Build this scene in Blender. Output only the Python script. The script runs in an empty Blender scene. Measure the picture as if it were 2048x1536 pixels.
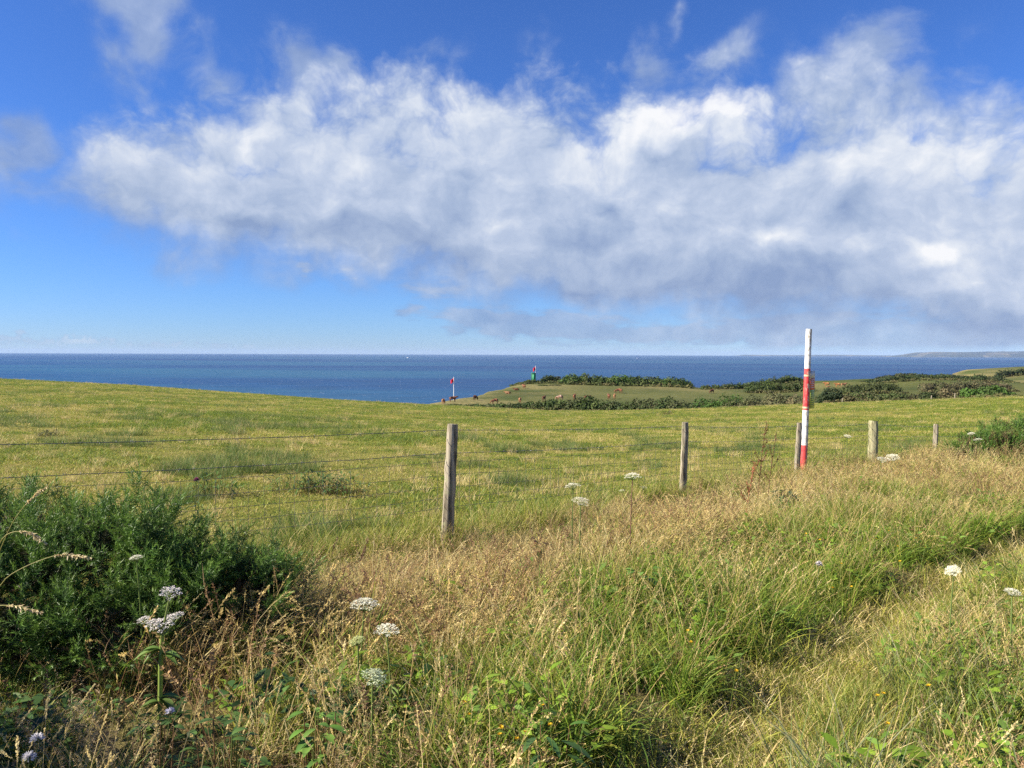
import bpy, math, random
import numpy as np
from mathutils import Matrix, Vector, Euler

rng = np.random.default_rng(11)
random.seed(5)
SC = bpy.context.scene
COL = SC.collection
R = math.radians

# ------------------------------------------------------------------ camera
EYE = 1.65
F = 1538.0                       # focal length in pixels of a 2048 wide frame
cam = bpy.data.cameras.new('camera')
cam.sensor_width = 36.0
cam.lens = 36.0 * F / 2048.0
cam.clip_start = 0.05
cam.clip_end = 150000.0
camo = bpy.data.objects.new('camera', cam)
COL.objects.link(camo)
MCAM = Matrix.Rotation(R(90 - 2.27), 4, 'X') @ Matrix.Rotation(R(0.21), 4, 'Z')
camo.matrix_world = Matrix.Translation((0, 0, EYE)) @ MCAM
SC.camera = camo
MC = np.array(MCAM.to_3x3())


def ray(px, py):
    d = MC @ np.array([(px - 1024) / F, -(py - 768) / F, -1.0])
    return d / np.linalg.norm(d)


# ------------------------------------------------------------------ noise
def _hash(ix, iy, seed):
    n = (ix.astype(np.int64) * 374761393 + iy.astype(np.int64) * 668265263 + seed * 974711) & 0x7fffffff
    n = ((n ^ (n >> 13)) * 1274126177) & 0x7fffffff
    n = (n ^ (n >> 16)) & 0xffff
    return n / 65535.0


def vnoise(x, y, seed=0):
    x = np.asarray(x, float); y = np.asarray(y, float)
    ix = np.floor(x); iy = np.floor(y)
    fx = x - ix; fy = y - iy
    fx = fx * fx * (3 - 2 * fx); fy = fy * fy * (3 - 2 * fy)
    a = _hash(ix, iy, seed); b = _hash(ix + 1, iy, seed)
    c = _hash(ix, iy + 1, seed); d = _hash(ix + 1, iy + 1, seed)
    return (a * (1 - fx) + b * fx) * (1 - fy) + (c * (1 - fx) + d * fx) * fy


def fbm(x, y, seed=0, oct=4):
    s = 0; a = .5; t = 0
    for i in range(oct):
        s = s + a * vnoise(x * 2 ** i, y * 2 ** i, seed + i); t += a; a *= .5
    return s / t


def sstep(a, b, x):
    t = np.clip((x - a) / (b - a), 0, 1)
    return t * t * (3 - 2 * t)


# ------------------------------------------------------------------ terrain
COAST = np.array([(-900, 118), (-200, 120), (-90, 124), (-55, 140), (-32, 178), (-25, 202), (-19, 226), (-9, 262), (3, 312),
                  (12, 338), (34, 350), (60, 345), (78, 322), (74, 297), (86, 292), (104, 312), (122, 336), (142, 330), (168, 322),
                  (192, 334), (232, 380), (300, 500), (370, 640), (700, 900), (1400, 900), (1400, -300), (-900, -300)], float)


def coast_dist(x, y):
    """distance outside the coast line (0 inside the land)"""
    x = np.asarray(x, float); y = np.asarray(y, float)
    best = np.full(x.shape, 1e9); inside = np.zeros(x.shape, bool)
    n = len(COAST)
    for i in range(n):
        ax, ay = COAST[i]; bx, by = COAST[(i + 1) % n]
        dx, dy = bx - ax, by - ay
        t = np.clip(((x - ax) * dx + (y - ay) * dy) / (dx * dx + dy * dy), 0, 1)
        best = np.minimum(best, np.hypot(x - ax - t * dx, y - ay - t * dy))
        with np.errstate(divide='ignore', invalid='ignore'):
            cr = ((ay > y) != (by > y)) & (x < (bx - ax) * (y - ay) / (by - ay if by != ay else 1e-9) + ax)
        inside ^= cr
    return np.where(inside, -best, best)


FENCE = [(-7.6, 2.6), (-4.0, 5.0), (-0.595, 7.7), (2.60, 11.5), (5.25, 14.0), (7.54, 16.0), (9.96, 18.0), (13.2, 20.6), (17.0, 23.5), (24.0, 29.0)]
FX = np.array([p[0] for p in FENCE]); FY = np.array([p[1] for p in FENCE])
PY = np.array([-6, 1.0, 3.0, 3.6, 4.3, 5.15, 6.2, 7.5, 10, 16, 24])
PX = np.array([-1.2, 0.1, 0.75, 1.17, 1.75, 2.46, 3.45, 5.0, 8.2, 15, 24])


def dfence(x, y):
    return (np.interp(x, FX, FY) - y) * .72           # positive on the camera's side


def dpath(x, y):
    return (x - np.interp(y, PY, PX)) * .72           # negative left of the path


KU = np.array([-.9, -.666, -.503, -.34, -.21, -.126, .05, .134, .245, .44, .654, .9])
KK = np.array([.010, .0169, .0246, .0364, .0456, .0496, .0585, .058, .0549, .0457, .037, .030])


def hgt(x, y):
    x = np.asarray(x, float); y = np.asarray(y, float)
    u = np.clip(x / np.maximum(y, 14), -.9, .9)
    k = np.interp(u, KU, KK)
    sp = np.where(y > 14, y - 6, np.log1p(np.exp(np.clip((y - 6) / 1.5, -30, 30))) * 1.5)
    zn = -.15 * sstep(1, 7, y) - k * sp
    zn = zn + (fbm(x * .08, y * .08, 3, 3) - .5) * .5 * sstep(10, 50, y) * (1 - sstep(70, 95, y))
    zn = zn - (.004 - .0025 * sstep(.1, .33, u)) * np.clip(y - 90, 0, 80) ** 2
    df = dfence(x, y)
    verge = sstep(-.3, 1.2, df)
    zn = zn + verge * (fbm(x * .9, y * .9, 17, 3) - .5) * .28
    dp = np.abs(dpath(x, y))
    zn = zn - verge * .12 * np.exp(-(dp / .35) ** 2)
    zm = -11.4 + 3.0 * sstep(60, 170, x) + (fbm(x * .02, y * .02, 9, 3) - .5) * 2.2
    zm = zm + 1.6 * np.exp(-((x - 40) / 30) ** 2 - ((y - 335) / 16) ** 2)
    zm = zm + 1.5 * np.exp(-((x - 165) / 40) ** 2 - ((y - 300) / 22) ** 2)
    zm = zm + 2.6 * sstep(265, 430, x)
    z = np.logaddexp(zn * 1.2, zm * 1.2) / 1.2
    z = np.where(zn > zm + 6, zn, z)
    cd = coast_dist(x, y) + (fbm(x * .06, y * .06, 21, 3) - .5) * 9 * sstep(60, 120, y)
    z = z - 4.0 * sstep(-85, 0, cd) * sstep(150, 210, x)
    z = z - 62 * sstep(0, 26, cd) - .05 * np.clip(cd + 6, 0, 8) ** 1.5
    return z


def h1(x, y):
    return float(hgt(np.array([x]), np.array([y]))[0])


def hit(px, py, far=700.0):
    """where the sight line through a pixel of the photograph meets the ground"""
    d = ray(px, py)
    t = np.concatenate([np.arange(1.5, 40, .05), np.arange(40, far, .4)])
    x = d[0] * t; y = d[1] * t; z = EYE + d[2] * t
    b = z < hgt(x, y)
    i = int(np.argmax(b)) if b.any() else len(t) - 1
    return Vector((x[i], y[i], h1(x[i], y[i])))


def at_depth(px, py, y):
    d = ray(px, py)
    return Vector((d[0] / d[1] * y, y, EYE + d[2] / d[1] * y))


# ------------------------------------------------------------------ node helpers
class NT:
    def __init__(self, tree):
        self.t = tree; self.n = tree.nodes; self.l = tree.links

    def new(self, typ, **kw):
        nd = self.n.new(typ)
        for k, v in kw.items():
            setattr(nd, k, v)
        return nd

    def put(self, sock, v):
        if isinstance(v, bpy.types.NodeSocket):
            self.l.new(v, sock)
        elif v is not None:
            if isinstance(v, (tuple, list)) and len(v) == 3 and len(sock.default_value) == 4:
                v = tuple(v) + (1.0,)
            sock.default_value = v

    def m(self, op, a, b=None, c=None, clamp=False):
        nd = self.new('ShaderNodeMath', operation=op, use_clamp=clamp)
        self.put(nd.inputs[0], a)
        if b is not None: self.put(nd.inputs[1], b)
        if c is not None: self.put(nd.inputs[2], c)
        return nd.outputs[0]

    def vm(self, op, a, b=None, s=None):
        nd = self.new('ShaderNodeVectorMath', operation=op)
        self.put(nd.inputs[0], a)
        if b is not None: self.put(nd.inputs[1], b)
        if s is not None: self.put(nd.inputs['Scale'], s)
        return nd.outputs['Value'] if op in ('LENGTH', 'DOT_PRODUCT', 'DISTANCE') else nd.outputs[0]

    def xyz(self, x, y, z=0.0):
        nd = self.new('ShaderNodeCombineXYZ')
        self.put(nd.inputs[0], x); self.put(nd.inputs[1], y); self.put(nd.inputs[2], z)
        return nd.outputs[0]

    def noise(self, vec, scale, detail=4, rough=.5, dim='3D', dist=0.0, color=False):
        nd = self.new('ShaderNodeTexNoise', noise_dimensions=dim)
        self.put(nd.inputs['Vector'], vec)
        nd.inputs['Scale'].default_value = scale
        nd.inputs['Detail'].default_value = detail
        nd.inputs['Roughness'].default_value = rough
        nd.inputs['Distortion'].default_value = dist
        return nd.outputs['Color' if color else 'Fac']

    def mapr(self, v, a, b, c=0.0, d=1.0, smooth=False):
        nd = self.new('ShaderNodeMapRange', interpolation_type='SMOOTHSTEP' if smooth else 'LINEAR')
        self.put(nd.inputs[0], v)
        for i, q in enumerate((a, b, c, d)):
            self.put(nd.inputs[i + 1], q)
        return nd.outputs[0]

    def ramp(self, v, stops, interp='LINEAR'):
        nd = self.new('ShaderNodeValToRGB')
        nd.color_ramp.interpolation = interp
        e = nd.color_ramp.elements
        while len(e) < len(stops): e.new(.5)
        for q, (p, c) in zip(e, stops):
            q.position = p
            q.color = (c[0], c[1], c[2], 1.0) if hasattr(c, '__len__') else (c, c, c, 1.0)
        self.put(nd.inputs[0], v)
        return nd.outputs[0]

    def mix(self, f, a, b, blend='MIX'):
        nd = self.new('ShaderNodeMix', data_type='RGBA', blend_type=blend)
        self.put(nd.inputs[0], f)
        self.put(nd.inputs[6], a); self.put(nd.inputs[7], b)
        return nd.outputs[2]

    def curve(self, v, pts):
        nd = self.new('ShaderNodeFloatCurve')
        cu = nd.mapping.curves[0]
        cu.points[0].location = pts[0]; cu.points[1].location = pts[-1]
        for p in pts[1:-1]:
            cu.points.new(*p)
        for p in cu.points: p.handle_type = 'AUTO_CLAMPED'
        nd.mapping.update()
        self.put(nd.inputs['Value'], v)
        return nd.outputs[0]


def new_mat(name):
    m = bpy.data.materials.new(name)
    m.use_nodes = True
    nt = NT(m.node_tree)
    b = nt.n['Principled BSDF']
    return m, nt, b


def bump(nt, b, height, strength=.4, dist=.02):
    bp = nt.new('ShaderNodeBump')
    bp.inputs['Strength'].default_value = strength
    bp.inputs['Distance'].default_value = dist
    nt.put(bp.inputs['Height'], height)
    nt.l.new(bp.outputs[0], b.inputs['Normal'])


def leaf_mat(name, trans=.3, rough=.6, var=.35, gloss=.25):
    """blade / leaf material: colour from the mesh's own attribute, varied a little from plant to plant"""
    m, nt, b = new_mat(name)
    at = nt.new('ShaderNodeAttribute', attribute_name='tint')
    oi = nt.new('ShaderNodeObjectInfo')
    f = nt.mapr(oi.outputs['Random'], 0, 1, 1 - var, 1 + var)
    c = nt.vm('SCALE', at.outputs['Color'], s=f)
    nt.put(b.inputs['Base Color'], c)
    b.inputs['Roughness'].default_value = rough
    b.inputs['Specular IOR Level'].default_value = gloss
    tr = nt.new('ShaderNodeBsdfTranslucent')
    nt.put(tr.inputs['Color'], nt.vm('SCALE', c, s=1.25))
    mx = nt.new('ShaderNodeMixShader')
    mx.inputs[0].default_value = trans
    nt.l.new(b.outputs[0], mx.inputs[1]); nt.l.new(tr.outputs[0], mx.inputs[2])
    nt.l.new(mx.outputs[0], nt.n['Material Output'].inputs['Surface'])
    return m


def plain_mat(name, col, rough=.6, spec=.3, nscale=0, namp=.2, b_str=0, metal=0):
    m, nt, b = new_mat(name)
    if nscale:
        tc = nt.new('ShaderNodeTexCoord')
        n = nt.noise(tc.outputs['Object'], nscale, 5, .6)
        f = nt.mapr(n, .25, .75, 1 - namp, 1 + namp)
        nt.put(b.inputs['Base Color'], nt.vm('SCALE', tuple(col), s=f))
        if b_str: bump(nt, b, n, b_str, .01)
    else:
        nt.put(b.inputs['Base Color'], tuple(col))
    b.inputs['Roughness'].default_value = rough
    b.inputs['Specular IOR Level'].default_value = spec
    b.inputs['Metallic'].default_value = metal
    return m


# ------------------------------------------------------------------ object helpers
def tag(o, label=None, cat=None, group=None, kind=None):
    if label: o['label'] = label
    if cat: o['category'] = cat
    if group: o['group'] = group
    if kind: o['kind'] = kind
    return o


def empty(name, loc, rz=0.0):
    o = bpy.data.objects.new(name, None)
    o.empty_display_size = .1
    COL.objects.link(o)
    o.location = loc; o.rotation_euler = (0, 0, rz)
    return o


def mesh_np(name, V, Fc, tint=None):
    """V (n,3), Fc list of arrays (m,3) / (m,4); tint per vertex (n,3)"""
    me = bpy.data.meshes.new(name)
    V = np.asarray(V, np.float32)
    if isinstance(Fc, np.ndarray): Fc = [Fc]
    Fc = [f for f in Fc if len(f)]
    loops = np.concatenate([f.ravel() for f in Fc]).astype(np.int32)
    sizes = np.concatenate([np.full(len(f), f.shape[1]) for f in Fc])
    starts = np.concatenate([[0], np.cumsum(sizes)[:-1]]).astype(np.int32)
    me.vertices.add(len(V)); me.vertices.foreach_set('co', V.ravel())
    me.loops.add(len(loops)); me.loops.foreach_set('vertex_index', loops)
    me.polygons.add(len(starts)); me.polygons.foreach_set('loop_start', starts)
    me.update(calc_edges=True)
    if tint is not None:
        a = me.attributes.new('tint', 'FLOAT_COLOR', 'POINT')
        t = np.ones((len(V), 4), np.float32); t[:, :3] = tint
        a.data.foreach_set('color', t.ravel())
    return me


def link(name, me, mat=None, parent=None, loc=None, smooth=False):
    o = bpy.data.objects.new(name, me)
    COL.objects.link(o)
    if mat is not None: me.materials.append(mat)
    if parent is not None: o.parent = parent
    if loc is not None: o.location = loc
    if smooth: me.polygons.foreach_set('use_smooth', [True] * len(me.polygons))
    return o


class Bag:
    """collects pieces of one mesh"""
    def __init__(self):
        self.V = []; self.F = {3: [], 4: []}; self.T = []; self.n = 0

    def add(self, V, Fc, tint=(1, 1, 1)):
        V = np.asarray(V, float)
        Fc = np.asarray(Fc, int)
        if len(V) == 0 or len(Fc) == 0: return
        self.F[Fc.shape[1]].append(Fc + self.n)
        self.V.append(V)
        t = np.asarray(tint, float)
        self.T.append(np.broadcast_to(t, (len(V), 3)) if t.ndim == 1 else t)
        self.n += len(V)

    def mesh(self, name):
        return mesh_np(name, np.concatenate(self.V), [np.concatenate(f) for f in self.F.values() if f], np.concatenate(self.T))

    def tube(self, pts, rad, sides=6, tint=(1, 1, 1), cap=True):
        pts = np.asarray(pts, float); n = len(pts)
        rad = np.broadcast_to(np.asarray(rad, float), (n,))
        tan = np.gradient(pts, axis=0); tan /= np.linalg.norm(tan, axis=1)[:, None] + 1e-12
        up = np.array([0, 0, 1.0]) if abs(tan[0][2]) < .9 else np.array([0, 1.0, 0])
        V = []
        a = np.cross(tan[0], up); a /= np.linalg.norm(a)
        for i in range(n):
            a = a - tan[i] * np.dot(a, tan[i]); a /= np.linalg.norm(a)
            b = np.cross(tan[i], a)
            th = np.arange(sides) / sides * 2 * np.pi
            V.append(pts[i] + rad[i] * (np.cos(th)[:, None] * a + np.sin(th)[:, None] * b))
        V = np.concatenate(V)
        j = np.arange(sides); k = (j + 1) % sides
        Fc = np.concatenate([np.stack([i * sides + j, i * sides + k, (i + 1) * sides + k, (i + 1) * sides + j], 1) for i in range(n - 1)])
        self.add(V, Fc, tint)
        if cap:
            for i, fl in ((0, 1), (n - 1, 0)):
                ring = V[i * sides:(i + 1) * sides]
                c = ring.mean(0)
                VV = np.vstack([ring, c])
                f = np.stack([k, j, np.full(sides, sides)], 1) if fl else np.stack([j, k, np.full(sides, sides)], 1)
                self.add(VV, f, tint)

    def box(self, lo, hi, tint=(1, 1, 1)):
        x0, y0, z0 = lo; x1, y1, z1 = hi
        V = [(x0, y0, z0), (x1, y0, z0), (x1, y1, z0), (x0, y1, z0), (x0, y0, z1), (x1, y0, z1), (x1, y1, z1), (x0, y1, z1)]
        Fc = [(0, 3, 2, 1), (4, 5, 6, 7), (0, 1, 5, 4), (1, 2, 6, 5), (2, 3, 7, 6), (3, 0, 4, 7)]
        self.add(V, Fc, tint)


def pal(colors, n, jit=.15):
    c = np.array(colors)[rng.integers(0, len(colors), n)]
    return c * (1 + (rng.random((n, 1)) - .5) * 2 * jit)


def blades(bag, base, L, az, th0, th1, w, col, tip=None, nseg=3, power=1.3, twist=.5, wtip=.12):
    """curved tapering grass blades; base (n,3); everything else per blade"""
    n = len(base)
    L = np.broadcast_to(L, (n,)); w = np.broadcast_to(w, (n,))
    t = np.linspace(0, 1, nseg + 1)
    tm = (t[:-1] + t[1:]) / 2
    th = th0[:, None] + (th1 - th0)[:, None] * tm[None] ** power
    ds = (L / nseg)[:, None]
    hx = np.concatenate([np.zeros((n, 1)), np.cumsum(np.sin(th) * ds, 1)], 1)
    hz = np.concatenate([np.zeros((n, 1)), np.cumsum(np.cos(th) * ds, 1)], 1)
    ca, sa = np.cos(az), np.sin(az)
    P = np.stack([base[:, 0:1] + hx * ca[:, None], base[:, 1:2] + hx * sa[:, None], base[:, 2:3] + hz], 2)
    ta = az + np.pi / 2 + (rng.random(n) - .5) * 2 * twist * np.pi
    W = np.stack([np.cos(ta), np.sin(ta), np.zeros(n)], 1)
    prof = 1 - (1 - wtip) * t ** 2.2
    off = W[:, None, :] * (w[:, None] * prof[None])[:, :, None] * .5
    V = np.stack([P - off, P + off], 2).reshape(n, -1, 3)
    m = 2 * (nseg + 1)
    i = np.arange(nseg) * 2
    q = np.stack([i, i + 1, i + 3, i + 2], 1)
    Fc = (np.arange(n)[:, None, None] * m + q[None]).reshape(-1, 4)
    col = np.broadcast_to(col, (n, 3))
    tip = col if tip is None else np.broadcast_to(tip, (n, 3))
    tt = np.repeat(t ** 1.5, 2)[None, :, None]
    C = col[:, None, :] * (1 - tt) + tip[:, None, :] * tt
    bag.add(V.reshape(-1, 3), Fc, C.reshape(-1, 3))
    return P, th


def seed_heads(bag, P, th, az, frac, nsp, slen, swid, spread, col):
    """spikelets around the upper part of every stalk (P from blades())"""
    n, k, _ = P.shape
    for j in range(nsp):
        s = 1 - frac * (j + rng.random(n)) / nsp
        q = s * (k - 1); i = np.clip(q.astype(int), 0, k - 2); f = (q - i)[:, None]
        r = np.arange(n)
        p = P[r, i] * (1 - f) + P[r, i + 1] * f
        d = P[r, i + 1] - P[r, i]; d /= np.linalg.norm(d, axis=1)[:, None]
        v = rng.normal(size=(n, 3)); v -= d * np.sum(v * d, 1)[:, None]; v /= np.linalg.norm(v, axis=1)[:, None]
        g = d * (1 - spread) + v * spread * (.5 + rng.random((n, 1)))
        g /= np.linalg.norm(g, axis=1)[:, None]
        sh = .45 + .55 * np.sin(np.pi * np.clip((1 - s) / frac, .06, .94))
        ln = (slen * sh * (.7 + .6 * rng.random(n)))[:, None]
        wd = np.cross(g, rng.normal(size=(n, 3))); wd /= np.linalg.norm(wd, axis=1)[:, None]
        V = np.stack([p, p + g * ln * .45 + wd * swid, p + g * ln, p + g * ln * .45 - wd * swid], 1).reshape(-1, 3)
        Fc = np.arange(n)[:, None] * 4 + np.arange(4)[None]
        C = np.repeat(np.broadcast_to(col, (n, 3)) * (.8 + .4 * rng.random((n, 1))), 4, 0)
        bag.add(V, Fc, C)


# ------------------------------------------------------------------ palettes (real base colours)
TAN = [(.55, .425, .18), (.48, .35, .135), (.60, .485, .23), (.36, .25, .105)]
PALE = [(.62, .50, .225), (.55, .425, .17), (.66, .56, .29)]
GREEN = [(.12, .20, .024), (.155, .235, .030), (.20, .26, .038), (.08, .14, .025)]
LUSH = [(.15, .25, .024), (.21, .31, .034), (.10, .175, .024)]
YGREEN = [(.30, .30, .045), (.36, .33, .065), (.25, .275, .04)]
BROWN = [(.22, .125, .06), (.28, .17, .09), (.17, .10, .055)]
GREYISH = [(.22, .25, .12), (.28, .28, .16), (.17, .21, .085)]
MAT_GRASS = leaf_mat('grass_blades', .34, .55, .22, .25)
MAT_LEAF = leaf_mat('leaves', .25, .5, .12, .35)
MAT_FAR = leaf_mat('distant_leaves', .2, .7, .10, .15)


def disc_base(n, r):
    a = rng.random(n) * 2 * np.pi; q = r * np.sqrt(rng.random(n))
    return np.stack([q * np.cos(a), q * np.sin(a), np.full(n, -.015)], 1)


WIND = 0.25      # the wind bends long grass towards +x and a little away


def az_wind(n, spread):
    return WIND + rng.normal(size=n) * spread


def cat_(*g):
    return np.concatenate(g)


def tuft_tan(seed, pale=False, heads=True, lean=.5):
    b = Bag(); P = PALE if pale else TAN
    n = 26
    blades(b, disc_base(n, .13), .22 + .28 * rng.random(n), rng.random(n) * 2 * np.pi, .1 + .3 * rng.random(n), .5 + 1.2 * rng.random(n),
           .005 + .003 * rng.random(n), pal(P + YGREEN, n), nseg=4)
    n = 14
    blades(b, disc_base(n, .13), .15 + .2 * rng.random(n), rng.random(n) * 2 * np.pi, .1 + .3 * rng.random(n), .5 + 1.0 * rng.random(n),
           .004 + .003 * rng.random(n), pal(GREEN, n), nseg=4)
    n = 15
    az = az_wind(n, .75)
    Pp, th = blades(b, disc_base(n, .12), .40 + .30 * rng.random(n), az, .08 + .4 * rng.random(n), lean + 1.2 * rng.random(n),
                    np.full(n, .0024), pal(P, n), nseg=6, wtip=.6, power=1.8)
    if heads:
        seed_heads(b, Pp, th, az, .24, 20, .016, .0022, .42, pal(P, n)[0])
    return b.mesh('dry_grass_tuft')


def tuft_mat(seed):
    """collapsed straw: bent, crossing, broken blades of every dry colour with a few green ones"""
    b = Bag()
    n = 52
    blades(b, disc_base(n, .15), .14 + .22 * rng.random(n), rng.random(n) * 2 * np.pi, .15 + .8 * rng.random(n), .9 + 1.5 * rng.random(n),
           .0035 + .0045 * rng.random(n) ** 2, pal(TAN * 3 + PALE * 2 + BROWN + YGREEN, n, .35), nseg=4)
    n = 10
    blades(b, disc_base(n, .13), .15 + .2 * rng.random(n), rng.random(n) * 2 * np.pi, .1 + .5 * rng.random(n), .6 + 1.3 * rng.random(n),
           .004 + .004 * rng.random(n), pal(GREEN + LUSH, n, .3), nseg=4)
    n = 7
    az = rng.random(n) * 6.283
    Pp, th = blades(b, disc_base(n, .13), .26 + .2 * rng.random(n), az, .1 + .5 * rng.random(n), .6 + 1.2 * rng.random(n), np.full(n, .0026), pal(TAN, n), nseg=5, wtip=.7)
    seed_heads(b, Pp, th, az, .24, 24, .014, .0030, .45, pal(PALE + BROWN, 1)[0])
    return b.mesh('straw_mat_tuft')


def leaflets(b, P, D_, L, W_, col):
    """many small pointed leaves at once: P bases, D_ directions"""
    n = len(P)
    D_ = D_ / np.linalg.norm(D_, axis=1)[:, None]
    S = np.cross(D_, np.array([0, 0, 1.0]) + rng.normal(size=(n, 3)) * .3); S /= np.linalg.norm(S, axis=1)[:, None] + 1e-9
    L = np.broadcast_to(L, (n,))[:, None]; W_ = np.broadcast_to(W_, (n,))[:, None]
    dz = np.array([0, 0, 1.0])
    V = np.stack([P, P + D_ * L * .35 + S * W_ * .5 + dz * W_ * .12, P + D_ * L * .75 + S * W_ * .36 - dz * L * .10, P + D_ * L - dz * L * .22,
                  P + D_ * L * .75 - S * W_ * .36 - dz * L * .10, P + D_ * L * .35 - S * W_ * .5 + dz * W_ * .12], 1).reshape(-1, 3)
    k = np.arange(n)[:, None] * 6
    b.add(V, np.concatenate([k + np.array([[0, 1, 2, 5]]), k + np.array([[5, 2, 3, 4]])]), np.repeat(col, 6, 0))


def tuft_forb(seed, cols):
    """broad leaved plants low in the grass"""
    b = Bag()
    n = 46
    base = disc_base(n, .15); base[:, 2] = .02 + .20 * rng.random(n) ** 1.3
    a = rng.random(n) * 6.283
    leaflets(b, base, np.stack([np.cos(a), np.sin(a), .1 + .7 * rng.random(n)], 1), .035 + .055 * rng.random(n), .018 + .020 * rng.random(n), pal(cols, n, .3))
    n = 12
    blades(b, disc_base(n, .12), .12 + .2 * rng.random(n), rng.random(n) * 6.283, .1 + .4 * rng.random(n), .6 + 1.0 * rng.random(n), .004 + .004 * rng.random(n), pal(GREEN + YGREEN, n, .3), nseg=4)
    return b.mesh('broad_leaf_tuft')


def tuft_dead(seed):
    """dead brown weed stems with a few withered branches"""
    b = Bag()
    n = 7
    Pp, th = blades(b, disc_base(n, .13), .22 + .3 * rng.random(n), rng.random(n) * 6.283, .05 + .4 * rng.random(n), .2 + .6 * rng.random(n), np.full(n, .0042), pal(BROWN + TAN[3:], n, .3), nseg=4, wtip=.6, twist=1.0)
    for k in (2, 3, 4):
        m = Pp[:, k]
        blades(b, m, .05 + .08 * rng.random(n), rng.random(n) * 6.283, .4 + .6 * rng.random(n), .6 + 1.0 * rng.random(n), np.full(n, .0028), pal(BROWN, n, .3), nseg=2, twist=1.0)
        c = rng.random(n) < .7
        seed_heads(b, Pp[c], th[c], None, .22, 9, .018, .004, .7, pal(BROWN + TAN[3:], 1)[0])
    n = 20
    blades(b, disc_base(n, .15), .10 + .2 * rng.random(n), rng.random(n) * 6.283, .3 + .9 * rng.random(n), 1.0 + 1.5 * rng.random(n), .004 + .005 * rng.random(n) ** 2, pal(BROWN + TAN, n, .35), nseg=4)
    return b.mesh('dead_stem_tuft')


def tuft_loose(seed):
    """bent grass: hair-fine stalks with open brownish panicles"""
    b = Bag()
    n = 20
    az = az_wind(n, 1.1)
    Pp, th = blades(b, disc_base(n, .14), .35 + .25 * rng.random(n), az, .05 + .25 * rng.random(n), .3 + .7 * rng.random(n),
                    np.full(n, .002), pal(TAN + BROWN, n), nseg=5, wtip=.5)
    seed_heads(b, Pp, th, az, .42, 26, .022, .0013, .85, np.array((.42, .31, .17)))
    n = 16
    blades(b, disc_base(n, .13), .18 + .22 * rng.random(n), rng.random(n) * 2 * np.pi, .1 + .3 * rng.random(n), .5 + 1.2 * rng.random(n),
           .004 + .002 * rng.random(n), pal(GREEN + YGREEN, n), nseg=4)
    return b.mesh('bent_grass_tuft')


def tuft_green(seed, lush=False):
    b = Bag()
    n = 42
    blades(b, disc_base(n, .11), .24 + .26 * rng.random(n), rng.random(n) * 2 * np.pi, .08 + .5 * rng.random(n), .8 + 1.7 * rng.random(n),
           .005 + .006 * rng.random(n), pal(LUSH if lush else GREEN + YGREEN[:1], n, .3), pal(LUSH + YGREEN[:1] if lush else GREEN + YGREEN, n, .3), nseg=5)
    n = 5
    az = az_wind(n, 1.0)
    Pp, th = blades(b, disc_base(n, .1), .42 + .2 * rng.random(n), az, .05 + .2 * rng.random(n), .3 + .8 * rng.random(n),
                    np.full(n, .0024), pal(YGREEN + TAN, n), nseg=5, wtip=.6)
    seed_heads(b, Pp, th, az, .2, 16, .013, .002, .35, pal(TAN, 1)[0])
    return b.mesh('green_grass_tuft')


def tuft_mid(seed, P1=None, h=.22):
    b = Bag()
    n = 44
    P1 = P1 or (GREEN + YGREEN + PALE[:1])
    blades(b, disc_base(n, .13), h * (.55 + .9 * rng.random(n)), rng.random(n) * 2 * np.pi, .05 + .4 * rng.random(n), .5 + 1.2 * rng.random(n),
           .003 + .0025 * rng.random(n), pal(P1, n), pal(P1 + TAN[:1], n), nseg=4)
    return b.mesh('mixed_grass_tuft')


def tuft_path(seed):
    b = Bag()
    n = 60
    P1 = PALE * 2 + TAN[:1] + YGREEN + YGREEN + GREEN[1:3]
    blades(b, disc_base(n, .16), .05 + .10 * rng.random(n), rng.random(n) * 2 * np.pi, .3 + .7 * rng.random(n), .9 + .9 * rng.random(n),
           .003 + .002 * rng.random(n), pal(P1, n), nseg=3)
    return b.mesh('trodden_grass_tuft')


def tuft_spike(seed):
    """a few stiff stalks with dense cylindrical heads"""
    b = Bag()
    n = 6
    az = az_wind(n, 1.3)
    Pp, th = blades(b, disc_base(n, .14), .40 + .32 * rng.random(n), az, .03 + .15 * rng.random(n), .2 + .7 * rng.random(n),
                    np.full(n, .0028), pal(TAN, n), nseg=6, wtip=.8)
    seed_heads(b, Pp, th, az, .16, 44, .013, .0034, .36, pal(PALE + PALE + BROWN[1:2], 1)[0])
    return b.mesh('spiked_grass_tuft')


def tuft_pasture(seed, r=.17, h=.045, n=64, P1=None):
    b = Bag()
    P1 = P1 or (YGREEN * 2 + GREEN[1:3] + TAN[:2])
    blades(b, disc_base(n, r), h * (.5 + .9 * rng.random(n)), rng.random(n) * 2 * np.pi, .2 + .9 * rng.random(n), .7 + 1.2 * rng.random(n),
           (.004 + .004 * rng.random(n)) * (1 + r), pal(P1, n, .3), nseg=2)
    return b.mesh('pasture_grass_tuft')


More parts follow.
